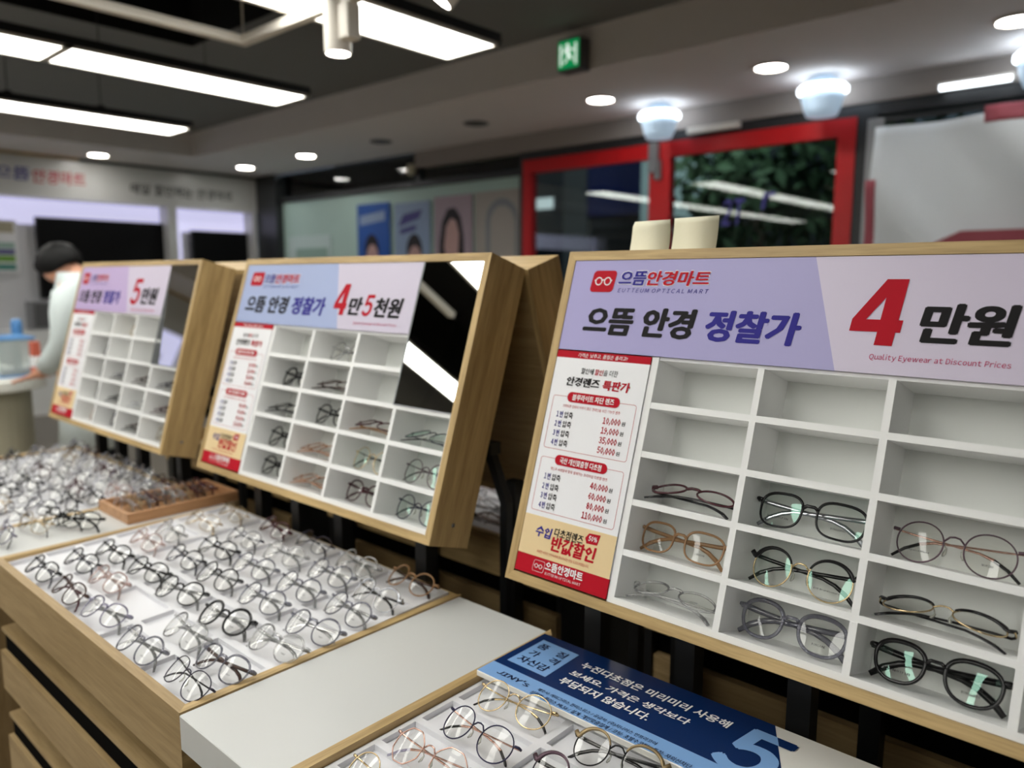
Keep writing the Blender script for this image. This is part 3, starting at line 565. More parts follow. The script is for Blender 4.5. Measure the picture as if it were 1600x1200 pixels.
def price_sign(root):
    b = MB(); b.box(.0155, .191, .001, .004, .0465, .3635, 0)
    s = b.build('price_sign', 'paper_white', root); y = .001
    def blk(n, m, u0, u1, v0, v1): return MB().box(u0, u1, y - .0003, y + .001, v0, v1).build(n, m, s)
    MB().box(.0155, .191, .001, .004, .3635, .375).build('colour_field', 'print_red', s); MB().box(.0155, .191, .001, .004, .0180, .0465).build('colour_field', 'print_red', s)
    blk('colour_field', 'print_beige', .0155, .191, .0465, .108)
    T = lambda body, bx, m, bo=.02, sh=0., d=.0006: text(body, bx, m, s, bo, sh, depth=y - d, res=1)
    T('가격은 낮추고, 품질은 올리고!', (.058, .151, .3655, .3725), 'print_white', .01, .15)
    T('할인에', (.070, .094, .3395, .349), 'print_black', .02, .1); T('할인', (.0965, .112, .3395, .349), 'print_red', .03, .1); T('을 더한', (.113, .139, .3395, .349), 'print_black', .01, .1)
    T('안경렌즈', (.045, .109, .3185, .3335), 'print_black', .045, .1); T('특판가', (.115, .165, .3175, .333), 'print_red', .05, .1)
    for v0, v1, pv, title, sub, prices, rows in ((.216, .301, (.293, .309), '블루라이트 차단 렌즈', '스마트폰 컴퓨터 사용이 많은 현대인을 위한 기능성 렌즈', ('10,000', '19,000', '35,000', '50,000'), (.2665, .2515, .2365, .2215)),
                                              (.116, .201, (.192, .208), '국산 개인맞춤형 다초점', '개인과 시생활에 맞춰 설계하는 프리미엄 다초점 렌즈', ('40,000', '60,000', '80,000', '110,000'), (.1665, .1510, .1360, .1210))):
        MB().sweep([(p[0], y - .0002, p[1]) for p in rounded(.025, .182, v0, v1, .004)], .0004, .0001, (0, 1, 0), 4, True).build('outline', 'print_red', s)
        MB().prism(rounded(.053, .152, pv[0], pv[1], .0078, shear=0), 'y', y - .0008, y).build('title_pill', 'print_red', s)
        T(title, (.063, .142, pv[0] + .003, pv[1] - .003), 'print_white', .03, .05, .0010); T(sub, (.047, .156, pv[0] - .0095, pv[0] - .0045), 'print_red', 0, .05)
        for k, (pr, vv) in enumerate(zip(prices, rows)):
            T('%s번' % '１２３４'[k], (.038, .0505, vv, vv + .0105), 'print_blue', .025); T('압축', (.0535, .0705, vv, vv + .0105), 'print_black', .02)
            T(pr, (.128 if len(pr) < 7 else .1225, .1600, vv - .0012, vv + .0105), 'print_red', .035); T('원', (.162, .1685, vv + .001, vv + .0075), 'print_black', .02)
    T('수입', (.043, .0755, .077, .094), 'print_blue', .05, .15); T('다초점렌즈', (.079, .134, .083, .097), 'print_black', .03, .12)
    MB().prism([(.137, .0945), (.141, .087), (.160, .088), (.163, .1035), (.143, .1025)], 'y', y - .0008, y).build('price_tag', 'print_red', s); T('50%', (.1435, .159, .0915, .0995), 'print_white', .03, .1, .0010)
    T('반값할인', (.077, .161, .061, .0845), 'print_red', .055, .12); T('자세한 사항은 안경사에게 문의하시면 상담 도와드리겠습니다.', (.053, .153, .0525, .0575), 'print_red', 0, 0)
    logo(s, .050, .0715, .0245, .0415, 'print_white', 'print_white', True, y); T('으뜸안경마트', (.0745, .146, .0305, .0445), 'print_white', .045, 0); T('EUTTEUM OPTICAL MART', (.0765, .144, .0238, .0278), 'print_white', 0, 0)
RACKS = ((-.3574, .8606, -.4715, .2981, -.0060), (-1.4032, .8658, -.4665, .3077, .0055), (-2.4660, .8611, -.4688, .2715, .0056))
RL = (('display rack with a lavender header priced 4만원, nearest of the row', 'lavender', 'lavender_pale', (.408, .455), (.0555, .405, .404, .4495), [('4', (.463, .530, .412, .495), 'print_red', .04), ('만원', (.543, .6425, .418, .466), 'print_black', .056)], dict(sq=(.0545, .0985, .473, .508), lt=(.107, .262, .484, .507), q=(.493, .640, .3925, .4015))),
      ('display rack with a pale blue header priced 4만5천원, middle of the row', 'sky_blue', 'sky_pale', (.397, .445), (.046, .384, .403, .446), [('4', (.414, .465, .408, .478), 'print_red', .04), ('만', (.468, .516, .409, .449), 'print_black', .056), ('5', (.518, .553, .408, .455), 'print_red', .04), ('천원', (.556, .646, .407, .449), 'print_black', .056)], dict(sq=(.044, .0985, .471, .506), lt=(.106, .259, .477, .501), q=(.497, .638, .388, .396))),
      ('display rack with a violet header priced 5만원, farthest of the row', 'violet', 'violet_pale', (.387, .444), (.036, .372, .402, .446), [('5', (.450, .518, .404, .485), 'print_red', .04), ('만원', (.525, .634, .407, .458), 'print_black', .056)], dict(sq=(.038, .088, .466, .504), lt=(.107, .251, .476, .499), q=(.468, .631, .383, .394))))
RT = []
for (x, y, z, t, rz), L in zip(RACKS, RL):
    R = Matrix.Rotation(rz, 4, 'Z') @ Matrix.Rotation(-t, 4, 'X'); T = Matrix.Translation((x, y, z + EYE)) @ R @ Matrix.Translation((-RW / 2, 0, 0)); RT.append(T)
    r = thing('display_rack', L[0], 'display rack', group='tilted wooden display racks'); r.matrix_world = T
    rack_frame(r, True, .04 if L[1] == 'violet' else 0.); header(r, L[1], L[2], L[3], L[4], L[5], L[6]); price_sign(r)
YM = 1.128
for k, (x, y, z, t, rz) in enumerate(RACKS):
    r = thing('display_rack', 'wooden rack backing onto the %s rack, facing the other aisle' % ('nearest 4만원', 'middle 4만5천원', 'farthest 5만원')[k], 'display rack', group='racks facing the other aisle')
    r.matrix_world = Matrix.Translation((x, 2 * YM - y, z + EYE)) @ Matrix.Rotation(pi, 4, 'Z') @ Matrix.Rotation(-t, 4, 'X') @ Matrix.Translation((-RW / 2, 0, 0)); rack_frame(r, False)
for k, (x, y, z, t, rz) in enumerate(RACKS):
    s = thing('rack_stand', 'black steel stand carrying the %s rack and the one behind it' % ('nearest 4만원', 'middle 4만5천원', 'farthest 5만원')[k], 'stand', (x, 0, 0), group='black steel rack stands')
    for dx in (-.337, -.168, .004, .285): MB().box(dx - .016, dx + .016, .975, 1.005, 0, 1.0).build('post', 'black_steel', s)
    for dx in (-.31, .03, .31): MB().box(dx - .016, dx + .016, 1.213, 1.243, 0, 1.0).build('post', 'black_steel', s)
    MB().box(-.40, .36, 1.10, 1.13, 1.085, 1.11).build('crossbar', 'black_steel', s); MB().box(-.40, .36, .975, 1.005, .10, .13).box(-.40, .36, 1.213, 1.243, .10, .13).build('crossbar', 'black_steel', s)
    for dx in (-.385, .345): MB().sweep([(dx, 1.115, 1.09), (dx + .045, 1.115, .99), (dx + .045, 1.115, .60)], .013, .013, (0, 1, 0), 4).build('brace', 'black_steel', s)
    for yy in (.99, 1.228): MB().prism([(yy - .015, .97), (yy + .015, .97), (1.125, 1.11), (1.105, 1.11)], 'x', -.012, .012).build('brace', 'black_steel', s)
# cream cards stuck behind the top edge of the nearest rack
for u0, u1, h, l in ((.082, .156, .064, 'cream blank card standing on the nearest rack, its corner rounded'), (.159, .236, .066, 'cream blank card standing on the nearest rack, straight edged, beside the rounded one')):
    b = MB(); n = 8; vs = []
    for k in range(n + 1):
        q = k / n; yy = .050 + .006 * q - .012 * q * q; zz = RH + h * q; tr = (.004 * max(0, q - .9) / .1 if 'its corner' in l else 0)
        vs += [(u0 + tr, yy, zz), (u1 - .0035 * q * q * ('its corner' in l), yy - .002, zz)]
    b.add(vs, [(2 * k, 2 * k + 1, 2 * k + 3, 2 * k + 2) for k in range(n)])
    o = b.build('blank_card', 'cream_card', None, True); o.matrix_world = RT[0]; m = o.modifiers.new('thickness', 'SOLIDIFY'); m.thickness = .0006; tag(o, l, 'card', 'cream cards on the rack')
t = thing('shop_flyer', 'small flyer with red lettering and a blue figure behind the nearest rack', 'flyer', (-1.24, 1.62, 1.235)); MB().box(0, .2, 0, .003, 0,   .26).build('sheet', 'cream_card', t)
for z0, z1, m in ((.16, .18, 'print_red'), (.13, .15, 'banner_pink'), (.01, .11, 'poster_blue')): MB().box(.01, .19 if m != 'poster_blue' else .12, -.001, 0, z0, z1).build('printed_block', m, t)
MB().box(.09, .11, .003, .02, -.395, .2).box(.06, .14, -.02, .06, -.40, -.39).build('stand', 'black_steel', t)

# ------------------------------------------------------------------ counters, trays, filler panels
YA, YR, ZT = .420, .955, .855
def counter(x0, x1, label, mirror=False, low_rear=False):
    t = thing('display_counter', label, 'counter', group='wooden display counters' if not mirror else 'counters of the other aisle'); e = .016; w = x1 - x0
    if mirror: t.matrix_world = Matrix.Translation((x1, 2.205, 0)) @ Matrix.Rotation(pi, 4, 'Z')
    else: t.location = (x0, 0, 0)
    MB().prism([(0, YA), (w, YA), (w - e, YA + e), (e, YA + e)], 'z', .755, ZT).build('front_board', 'board_x', t)
    MB().prism([(0, YA), (e, YA + e), (e, YR - e), (0, YR)], 'z', .755, ZT).build('side_board', 'oak_y', t); MB().prism([(w, YA), (w, YR), (w - e, YR - e), (w - e, YA + e)], 'z', .755, ZT).build('side_board', 'oak_y', t)
    MB().prism([(0, YR), (e, YR - e), (w - e, YR - e), (w, YR)], 'z', .755, ZT - (.035 if low_rear else .004)).build('rear_board', 'oak_x', t)
    MB().box(e, w - e, YA + e, YR - e, .80, .812).build('base_board', 'board_x', t)
    MB().box(.03, w - .016, .475, YR - .03, .04, .755).build('carcass', 'black_gap', t)
    MB().box(w - .016, w - .001, .44, YR - .005, 0, .755).build('side_panel', 'black_steel' if mirror else 'board_z', t); MB().box(.016, .03, .475, YR - .03, 0, .755).build('side_panel', 'black_steel', t)
    MB().box(.016, w - .016, YR - .03, YR - .012, .03, .70).build('rear_panel', 'board_x', t)
    for k in range(3):
        z = .704 - .195 * k
        MB().box(.004, w - .016, .424, .475, z - .008, z).build('drawer_top', 'board_x', t); MB().box(.004, w - .016, .430, .44, z - .052, z - .008).build('finger_groove', 'black_gap', t)
        MB().box(0, w - .001, YA, YA + .016, z - .138, z - .052).build('drawer_front', 'board_x', t)
        MB().box(.03, w - .02, YA + .016, .475, z - .12, z - .056).build('drawer_box', 'black_gap', t)
    return t
counter(-.766, .095, 'wooden counter under the nearest rack, holding the blue sign', low_rear=True); counter(-1.841, -.981, 'wooden counter under the middle rack, its corner facing the viewer'); counter(-2.905, -2.050, 'wooden counter under the farthest rack, beyond the small wooden box')
for k, (a, c) in enumerate(((-.766, .095), (-1.841, -.981), (-2.905, -2.050))): counter(a, c, 'counter of the other aisle behind the %s rack' % ('nearest', 'middle', 'farthest')[k], True)
def filler(x0, x1, label, y0=.419, y1=.948):
    o = MB().box(x0, x1, y0, y1, .802, .853).build('filler_shelf', 'white_top', None, bevel=.0012); return tag(o, label, 'shelf', 'blank white shelves between counters')
filler(-.9795, -.7675, 'bare white shelf between the nearest and middle counters'); filler(-2.0485, -1.8425, 'white shelf carrying the small wooden box and black glasses')
filler(-.9795, -.7675, 'blank white shelf of the other aisle behind the racks', 2.205 - .948, 2.205 - .419)
def tray(x0, x1, y0, y1, cols, rows, label, mirror=False, zf=.846, zb=.846, d=.008):
    """white board with shallow pockets; cols, rows: pocket spans"""
    xs = sorted({x0, x1} | {v for c in cols for v in c}); ys = sorted({y0, y1} | {v for c in rows for v in c})
    inp = lambda i, j: any(a <= (xs[i] + xs[i + 1]) / 2 <= b for a, b in cols) and any(a <= (ys[j] + ys[j + 1]) / 2 <= b for a, b in rows)
    Z = lambda y: zf + (zb - zf) * (y - y0) / (y1 - y0)
    b = MB(); nx, ny = len(xs) - 1, len(ys) - 1
    for i in range(nx):
        for j in range(ny):
            q = d if inp(i, j) else 0; A, B, C, D = xs[i], xs[i + 1], ys[j], ys[j + 1]
            b.add([(A, C, Z(C) - q), (B, C, Z(C) - q), (B, D, Z(D) - q), (A, D, Z(D) - q)], [(0, 1, 2, 3)])
            if i + 1 < nx and inp(i, j) != inp(i + 1, j): b.add([(B, C, Z(C)), (B, D, Z(D)), (B, D, Z(D) - d), (B, C, Z(C) - d)], [(0, 1, 2, 3)])
            if j + 1 < ny and inp(i, j) != inp(i, j + 1): b.add([(A, D, Z(D)), (B, D, Z(D)), (B, D, Z(D) - d), (A, D, Z(D) - d)], [(0, 1, 2, 3)])
    lo = .813
    b.add([(x0, y0, Z(y0)), (x1, y0, Z(y0)), (x1, y1, Z(y1)), (x0, y1, Z(y1)), (x0, y0, lo), (x1, y0, lo), (x1, y1, lo), (x0, y1, lo)], [(0, 1, 5, 4), (1, 2, 6, 5), (2, 3, 7, 6), (3, 0, 4, 7), (4, 5, 6, 7)])
    o = b.build('glasses_tray', 'tray_white'); tag(o, label, 'tray', 'white pocketed glasses trays')
    if mirror: o.matrix_world = Matrix.Translation((0, 2.205, 0)) @ Matrix.Rotation(pi, 4, 'Z')
    return o
rows7 = [(.439 + .0722 * k, .439 + .0722 * k + .058) for k in range(7)]
tray(-1.824, -.998, .437, .938, [(-1.816 + .163 * k, -1.816 + .163 * k + .150) for k in range(5)], rows7, 'white pocketed tray in the middle counter, one pocket empty', zf=.845, zb=.860)
tray(-2.888, -2.067, .437, .938, [(-2.880 + .163 * k, -2.880 + .163 * k + .150) for k in range(5)], rows7, 'white pocketed tray in the farthest counter, crowded with glasses')
tray(-.749, .078, .437, .938, [(-.741 + .163 * k, -.741 + .163 * k + .150) for k in range(5)], [(.436 + .0695 * k, .436 + .0695 * k + .058) for k in range(7)], 'white pocketed tray in the nearest counter under the blue sign', zf=.845, zb=.845)
tray(.998, 1.824, .437, .938, [(1.006 + .163 * k, 1.006 + .163 * k + .150) for k in range(5)], rows7, 'white pocketed tray of the other aisle behind the middle rack', True)

# ------------------------------------------------------------------ blue sign lying on the nearest counter
sx0, sx1, sy0, sy1, sz = -.7515, -.030, .7615, .921, .8645
sb = thing('tabletop_sign', 'dark blue and white sign board lying across the nearest counter', 'sign')
MB().box(sx0, sx1, sy0, sy1, sz - .009, sz).build('board', 'sign_white', sb, bevel=.001)
zt = lambda k=1: (sz, sz + .0003 * k)
slant = lambda y: -.319 + (y - .840) * (-.038 / .072)
MB().prism([(sx0 + .001, .7985), (slant(.7985), .7955), (slant(sy1), sy1 - .001), (sx0 + .001, sy1 - .001)], 'z', *zt()).build('colour_field', 'navy', sb)
MB().prism([(sx0 + .001, sy0 + .001), (slant(sy0), sy0 + .001), (slant(.7955), .7955), (sx0 + .001, .7985)], 'z', *zt()).build('colour_field', 'pale_blue', sb)
MB().prism([(-.737, .814), (-.662, .8135), (-.6645, .899), (-.737, .901)], 'z', *zt(2)).build('colour_field', 'pale_blue', sb)
S = lambda body, bx, m, bo, sh=0., k=3, cut=None: text(body, bx, m, sb, bo, sh, 'xy', sz + .0003 * k, 10 if body == '5' else 2, cut)
S('품', (-.7305, -.7115, .8735, .8905), 'ink_navy', .03); S('질', (-.6925, -.6745, .8715, .8895), 'ink_navy', .03); S('가', (-.7265, -.7095, .8475, .865), 'ink_navy', .03); S('격', (-.6895, -.6725, .848, .866), 'ink_navy', .03); S('자신감', (-.729, -.6715, .8225, .841), 'ink_navy', .03)
S("JINY's", (-.7235, -.6635, .774, .7855), 'ink_navy', .03, .12)
for body, bx in (('누진다초점은 미리미리 사용해', (-.643, -.404, .8705, .8885)), ('보세요. 가격은 생각보다', (-.642, -.447, .842, .857)), ('부담되지 않습니다.', (-.641, -.492, .814, .8325))): S(body, bx, 'print_white', .03, .08)
S('제조사: 케미그라스 한미스위스 / 공급사: (주)지니어스 인프라코어', (-.648, -.455, .7755, .7845), 'ink_navy', .01, .08); S('상품명: 플러스 ML56 / 설계: 개인맞춤설계 / 코팅: 초발수코팅 / 특징: 자외선차단', (-.651, -.400, .764, .773), 'ink_navy', .01, .08)
nrm = Vector((.072, .038, 0)).normalized()
S('5', (-.395, -.320, .792, .8955), 'pale_blue', .045, .12, 3, ((-.319, .840, 0), nrm)); S('5', (-.395, -.320, .792, .8955), 'navy', .045, .12, 3, ((-.319, .840, 0), -nrm)); S('만원', (-.27, -.10, .80, .87), 'navy', .05, .15)

# ------------------------------------------------------------------ glasses in the racks
ORD = ('first', 'second', 'third', 'fourth', 'fifth', 'sixth', 'seventh', 'eighth', 'ninth', 'tenth')
RNAME = ('nearest rack', 'middle rack', 'farthest rack'); ROWN = ('top', 'second', 'third', 'fourth', 'bottom')
def in_cell(k, r, c, shape, kind, fm, tm, desc, lie=False, lens='lens', du=0., yaw=0., prints=None, tipm='black_acetate', browm=None, detail=True, y=None, scale=1.04):
    lab = '%s glasses%s in column %s of the %s shelf, %s' % (desc, ' lying flat' if lie else '', ('one', 'two', 'three', 'four')[c], ROWN[r], RNAME[k])
    place_glasses(RT[k], (CELL_U[c] + du, (.032 if lie else .040) if y is None else y, CELL_V[r]), radians(66 if lie else 14), shape, kind, fm, tm, lab, 'glasses in the cells of the %s' % RNAME[k], yaw, detail, lens, tipm, browm, prints, 0., scale)
c0 = in_cell
c0(0, 2, 0, 'oval', 'acetate', 'burgundy', 'black_acetate', 'dark burgundy oval', True); c0(0, 3, 0, 'square', 'acetate', 'brown_acetate', 'brown_acetate', 'light brown square', prints=('Design Mood', 'VISION'), du=-.008)
c0(0, 4, 0, 'oval', 'acetate', 'clear_acetate', 'clear_acetate', 'colourless clear oval', True, prints=(None, 'VISION'))
c0(0, 2, 1, 'square', 'acetate', 'black_acetate', 'silver', 'thin black squarish', lens='lens_coat', prints=('2605 52ㅁ17 136', 'BONAGAPAS'), scale=1.1); c0(0, 3, 1, 'round', 'browline', 'gold', 'black_acetate', 'black and gold browline', lens='lens_coat', prints=(None, 'EYE Brand Luxury'), scale=1.08)
c0(0, 4, 1, 'boston', 'thick', 'smoke_acetate', 'smoke_acetate', 'translucent grey boston', prints=(None, 'BONGJUNE'), scale=1.11)
c0(0, 2, 2, 'round', 'metal', 'plum_metal', 'rose_gold', 'thin plum round', prints=('Elegance Mood', 'MORINO')); c0(0, 3, 2, 'oval', 'browline', 'gold', 'black_acetate', 'gold and black browline', True); c0(0, 4, 2, 'boston', 'thick', 'black_acetate', 'black_acetate', 'black boston', lens='lens_coat', prints=('9029 48ㅁ19 143', 'BONAGAPAS'), scale=1.09)
for r, c, sh, kd, fm, tm, ds, lie in ((0, 1, 'round', 'acetate', 'clear_acetate', 'clear_acetate', 'colourless clear round', 0), (1, 0, 'boston', 'thick', 'black_acetate', 'black_acetate', 'thick black boston', 0), (1, 1, 'oval', 'acetate', 'tortoise', 'tortoise', 'brown tortoise oval', 1),
        (2, 0, 'square', 'acetate', 'black_acetate', 'black_acetate', 'black square', 1), (2, 1, 'boston', 'acetate', 'black_acetate', 'black_acetate', 'black boston', 0), (2, 2, 'oval', 'acetate', 'burgundy', 'brown_acetate', 'reddish brown oval', 1), (2, 3, 'round', 'metal', 'gunmetal', 'gunmetal', 'thin dark metal round', 1),
        (3, 0, 'round', 'acetate', 'black_acetate', 'black_acetate', 'black round', 0), (3, 1, 'square', 'acetate', 'peach_acetate', 'peach_acetate', 'peach square', 1), (3, 2, 'round', 'metal', 'gold', 'black_metal', 'gold round', 0), (3, 3, 'round', 'metal', 'plum_metal', 'plum_metal', 'thin plum round', 0),
        (4, 0, 'square', 'acetate', 'black_acetate', 'black_acetate', 'black squarish', 0), (4, 1, 'square', 'acetate', 'peach_acetate', 'peach_acetate', 'peach translucent square', 1), (4, 2, 'boston', 'acetate', 'burgundy', 'burgundy', 'burgundy boston', 0), (4, 3, 'round', 'metal', 'navy_metal', 'navy_metal', 'dark navy metal round', 0)):
    c0(1, r, c, sh, kd, fm, tm, ds, bool(lie), y=.046 if not lie else .036, lens='lens_coat' if kd == 'metal' else 'lens')
for r, c, sh, kd, fm, tm, ds, lie in ((0, 1, 'round', 'metal', 'gold', 'gold', 'thin gold round', 0), (1, 0, 'round', 'acetate', 'smoke_acetate', 'smoke_acetate', 'grey round', 0), (2, 0, 'square', 'metal', 'gunmetal', 'gunmetal', 'dark metal square', 0), (2, 1, 'oval', 'acetate', 'smoke_acetate', 'black_acetate', 'grey oval', 1), (2, 2, 'oval', 'acetate', 'tortoise', 'tortoise', 'tortoise oval', 1), (2, 3, 'boston', 'acetate', 'gunmetal', 'black_acetate', 'dark boston', 1),
        (3, 0, 'boston', 'metal', 'gunmetal', 'black_metal', 'dark metal boston', 0), (3, 1, 'oval', 'acetate', 'black_acetate', 'black_acetate', 'black oval', 1), (3, 2, 'oval', 'metal', 'silver', 'silver', 'silver oval', 1), (3, 3, 'oval', 'acetate', 'burgundy', 'burgundy', 'red oval', 1),
        (4, 0, 'round', 'metal', 'rose_gold', 'gold', 'rose gold round', 0), (4, 1, 'boston', 'acetate', 'navy_metal', 'black_acetate', 'dark navy boston', 0), (4, 2, 'oval', 'acetate', 'tortoise', 'black_acetate', 'dark tortoise oval', 1), (4, 3, 'square', 'metal', 'olive_metal', 'gold', 'bronze square', 0)):
    c0(2, r, c, sh, kd, fm, tm, ds, bool(lie), detail=False, y=.05 if not lie else .036)

# ------------------------------------------------------------------ glasses on the middle counter's tray
I = Matrix.Identity(4)
def on_tray(x, y, yaw, shape, kind, fm, tm, label, group, z=None, lean=54, **kw):
    if z is None: z = .840 + .015 * (y - .437) / .501
    place_glasses(I, (x, y, z), radians(lean), shape, kind, fm, tm, label, group, radians(yaw), **kw)
SPEC = dict(bk=('boston', 'acetate', 'black_acetate', 'black_acetate', 'black boston'), br=('round', 'thick', 'black_acetate', 'clear_acetate', 'thick black round'), bc=('round', 'acetate', 'black_acetate', 'clear_acetate', 'black round clear-armed'), to=('boston', 'acetate', 'tortoise', 'burgundy', 'dark tortoise boston'),
            li=('boston', 'acetate', 'lilac_acetate', 'clear_acetate', 'pale lilac boston'), gr=('round', 'acetate', 'smoke_acetate', 'clear_acetate', 'translucent grey round'), gm=('boston', 'metal', 'gunmetal', 'black_metal', 'dark gunmetal boston'), gk=('boston', 'acetate', 'black_acetate', 'smoke_acetate', 'black-topped clear boston'),
            ro=('boston', 'acetate', 'rose_acetate', 'rose_acetate', 'pale rose boston'), cl=('round', 'acetate', 'clear_acetate', 'clear_acetate', 'colourless clear round'), gt=('boston', 'acetate', 'smoke_acetate', 'tortoise', 'grey boston brown-armed'), gd=('square', 'metal', 'olive_metal', 'gold', 'bronze square'),
            dk=('boston', 'metal', 'gunmetal', 'black_metal', 'dark metal boston'), bh=('round', 'browline', 'silver', 'black_acetate', 'black half-rim browline'), bu=('boston', 'acetate', 'burgundy', 'burgundy', 'burgundy boston'), ob=('round', 'acetate', 'brown_acetate', 'tortoise', 'orange-brown round'), sv=('round', 'metal', 'silver', 'silver', 'silver round'))
TR = [(-1.678, .463, 1, 'gk'), (-1.525, .462, -2, 'to'), (-1.375, .468, 8, 'li'), (-1.204, .459, 2, 'gr'), (-1.048, .462, -4, 'gm'), (-1.661, .530, 2, 'gk'), (-1.518, .528, 3, 'ro'), (-1.192, .527, -2, 'cl'), (-1.047, .515, 4, 'gt'),
      (-1.663, .593, 3, 'bk'), (-1.505, .598, 6, 'bk'), (-1.358, .594, 11, 'bc'), (-1.187, .593, 9, 'br'), (-1.041, .602, 6, 'cl'), (-1.680, .668, -1, 'ro'), (-1.513, .676, 1, 'gk'), (-1.366, .672, 3, 'bc'), (-1.208, .675, 4, 'gr'), (-1.042, .670, 7, 'gr'),
      (-1.697, .729, -5, 'cl'), (-1.510, .746, 4, 'bk'), (-1.357, .743, 5, 'gr'), (-1.202, .746, 2, 'gr'), (-1.052, .748, -3, 'gr'), (-1.706, .810, 2, 'gd'), (-1.526, .816, -2, 'dk'), (-1.369, .819, 4, 'cl'), (-1.209, .820, 2, 'gr'), (-1.060, .815, -3, 'bh'),
      (-1.709, .888, -7, 'gd'), (-1.527, .892, -9, 'bu'), (-1.379, .897, -5, 'dk'), (-1.209, .884, -3, 'cl'), (-1.061, .899, -2, 'ob')]
TRN = ('front', 'second', 'third', 'fourth', 'fifth', 'sixth', 'back')
for x, y, yaw, key in TR:
    sh, kd, fm, tm, ds = SPEC[key]; row = min(6, max(0, round((y - .462) / .0715))); col = min(4, max(0, round((-1.047 - x) / .16)))
    pr = (None, {0: 'FUSSY', 1: 'ROSSY'}.get(col)) if row < 5 and col < 2 else None
    on_tray(x, y, yaw, sh, kd, fm, tm, '%s glasses, %s from the bare white shelf in the %s row, middle counter' % (ds, ORD[col], TRN[row]), 'glasses on the middle counter', prints=pr, detail=row < 5)
# nearest counter
for x, y, yaw, sh, kd, fm, tm, lab, kw in ((-.651, .731, 5, 'round', 'metal', 'gold', 'gold', 'black-lined gold round glasses with chain arms, touching the blue sign', dict(tipm='black_acetate')), (-.640, .649, -3, 'round', 'metal', 'navy_metal', 'rose_gold', 'dark round glasses with rose gold chain arms, second from the blue sign', {}),
        (-.650, .574, 3, 'polygon', 'metal', 'rose_gold', 'rose_gold', 'rose gold polygon glasses with lilac tips, third from the blue sign', dict(tipm='lilac_acetate')), (-.652, .505, 3, 'round', 'metal', 'gold', 'gold', 'thin gold round glasses with black and gold arms, fourth from the blue sign', {}), (-.66, .450, 6, 'round', 'metal', 'silver', 'silver', 'thin silver round glasses at the front corner of the nearest counter', {}),
        (-.479, .728, 8, 'round', 'browline', 'black_metal', 'black_acetate', 'olive and black browline glasses under the small print of the blue sign', dict(browm='olive_metal')), (-.487, .655, 8, 'round', 'browline', 'gunmetal', 'black_acetate', 'plum browline glasses one row in front of the olive browline pair', dict(browm='plum_metal')),
        (-.49, .585, 4, 'round', 'metal', 'silver', 'silver', 'silver round glasses two rows in front of the olive browline pair', {})):
    on_tray(x, y, yaw, sh, kd, fm, tm, lab, 'glasses on the nearest counter', z=.840, lean=56, **kw)
# farthest counter: crowded, out of focus
keys = ['sv', 'gr', 'cl', 'gm', 'bk', 'ro', 'gd', 'li', 'gt', 'dk', 'cl', 'gr', 'bu', 'sv', 'to']
rnd = random.Random(3)
for j in range(8):
    for i in range(6):
        sh, kd, fm, tm, ds = SPEC[keys[rnd.randrange(len(keys))]]
        on_tray(-2.135 - .138 * i + rnd.uniform(-.008, .008), .468 + .0635 * j + rnd.uniform(-.006, .006), rnd.uniform(-10, 10), sh, kd, fm, tm, '%s glasses, %s from the wooden box in row %s, farthest counter' % (ds, ORD[i], ('one', 'two', 'three', 'four', 'five', 'six', 'seven', 'eight')[j]), 'glasses on the farthest counter', z=.846, lean=rnd.uniform(35, 56), detail=False)
# white shelf by the wooden box
for x, y, yaw, key, lab in ((-1.915, .612, 25, 'bk', 'black boston glasses on the white shelf, closest to the wooden box'), (-1.955, .592, 22, 'bk', 'black boston glasses on the white shelf, partly behind another black pair'), (-1.968, .535, 10, 'gd', 'gold and dark glasses on the white shelf beside the black pairs'), (-1.945, .470, -8, 'li', 'lilac glasses on the white shelf, farthest from the wooden box')):
    sh, kd, fm, tm, ds = SPEC[key]; on_tray(x, y, yaw, sh, kd, fm, tm, lab, 'glasses on the white shelf', z=.853, lean=40)
# small wooden box with glasses standing in it
t = thing('wooden_box', 'shallow wooden box of glasses on the white shelf', 'box', (-2.045, .705, .853)); bx, by, bh = .178, .285, .026
MB().box(0, bx, 0, by, 0, .005).build('base', 'beech_y', t)
for a in ((0, .009, 0, by), (bx - .009, bx, 0, by), (.009, bx - .009, 0, .009), (.009, bx - .009, by - .009, by)): MB().box(*a, .005, bh).build('side', 'beech_y', t)
for i in range(11):
    sh, kd, fm, tm, ds = SPEC[('sv', 'gd', 'gr', 'to', 'gm', 'cl', 'sv', 'gd', 'to', 'dk', 'bu')[i]]
    on_tray(-1.956, .728 + .0205 * i, -3, 'oval' if i % 2 else 'rectangular', kd if kd != 'thick' else 'acetate', fm, tm, '%s pair of glasses standing in the wooden box, %s from its front end' % (ds.split(' ')[0] + ' ' + ds.split(' ')[1] if len(ds.split(' ')) > 2 else ds.split(' ')[0], (ORD + ('last',))[i]), 'glasses in the wooden box', z=.8582, lean=20, detail=False)
# other aisle, seen between the racks
for j in range(5):
    for i in range(4):
        sh, kd, fm, tm, ds = SPEC[('sv', 'ro', 'cl', 'gd', 'gr', 'gm')[rnd.randrange(6)]]
        on_tray(-1.07 - .135 * i, 1.305 + .0722 * j, 180 + rnd.uniform(-8, 8), sh, kd, fm, tm, '%s glasses in the gap between racks, row %s, place %s, other aisle' % (ds, ('one', 'two', 'three', 'four', 'five')[j], ('one', 'two', 'three', 'four')[i]), 'glasses of the other aisle', z=.841, lean=48, detail=False)

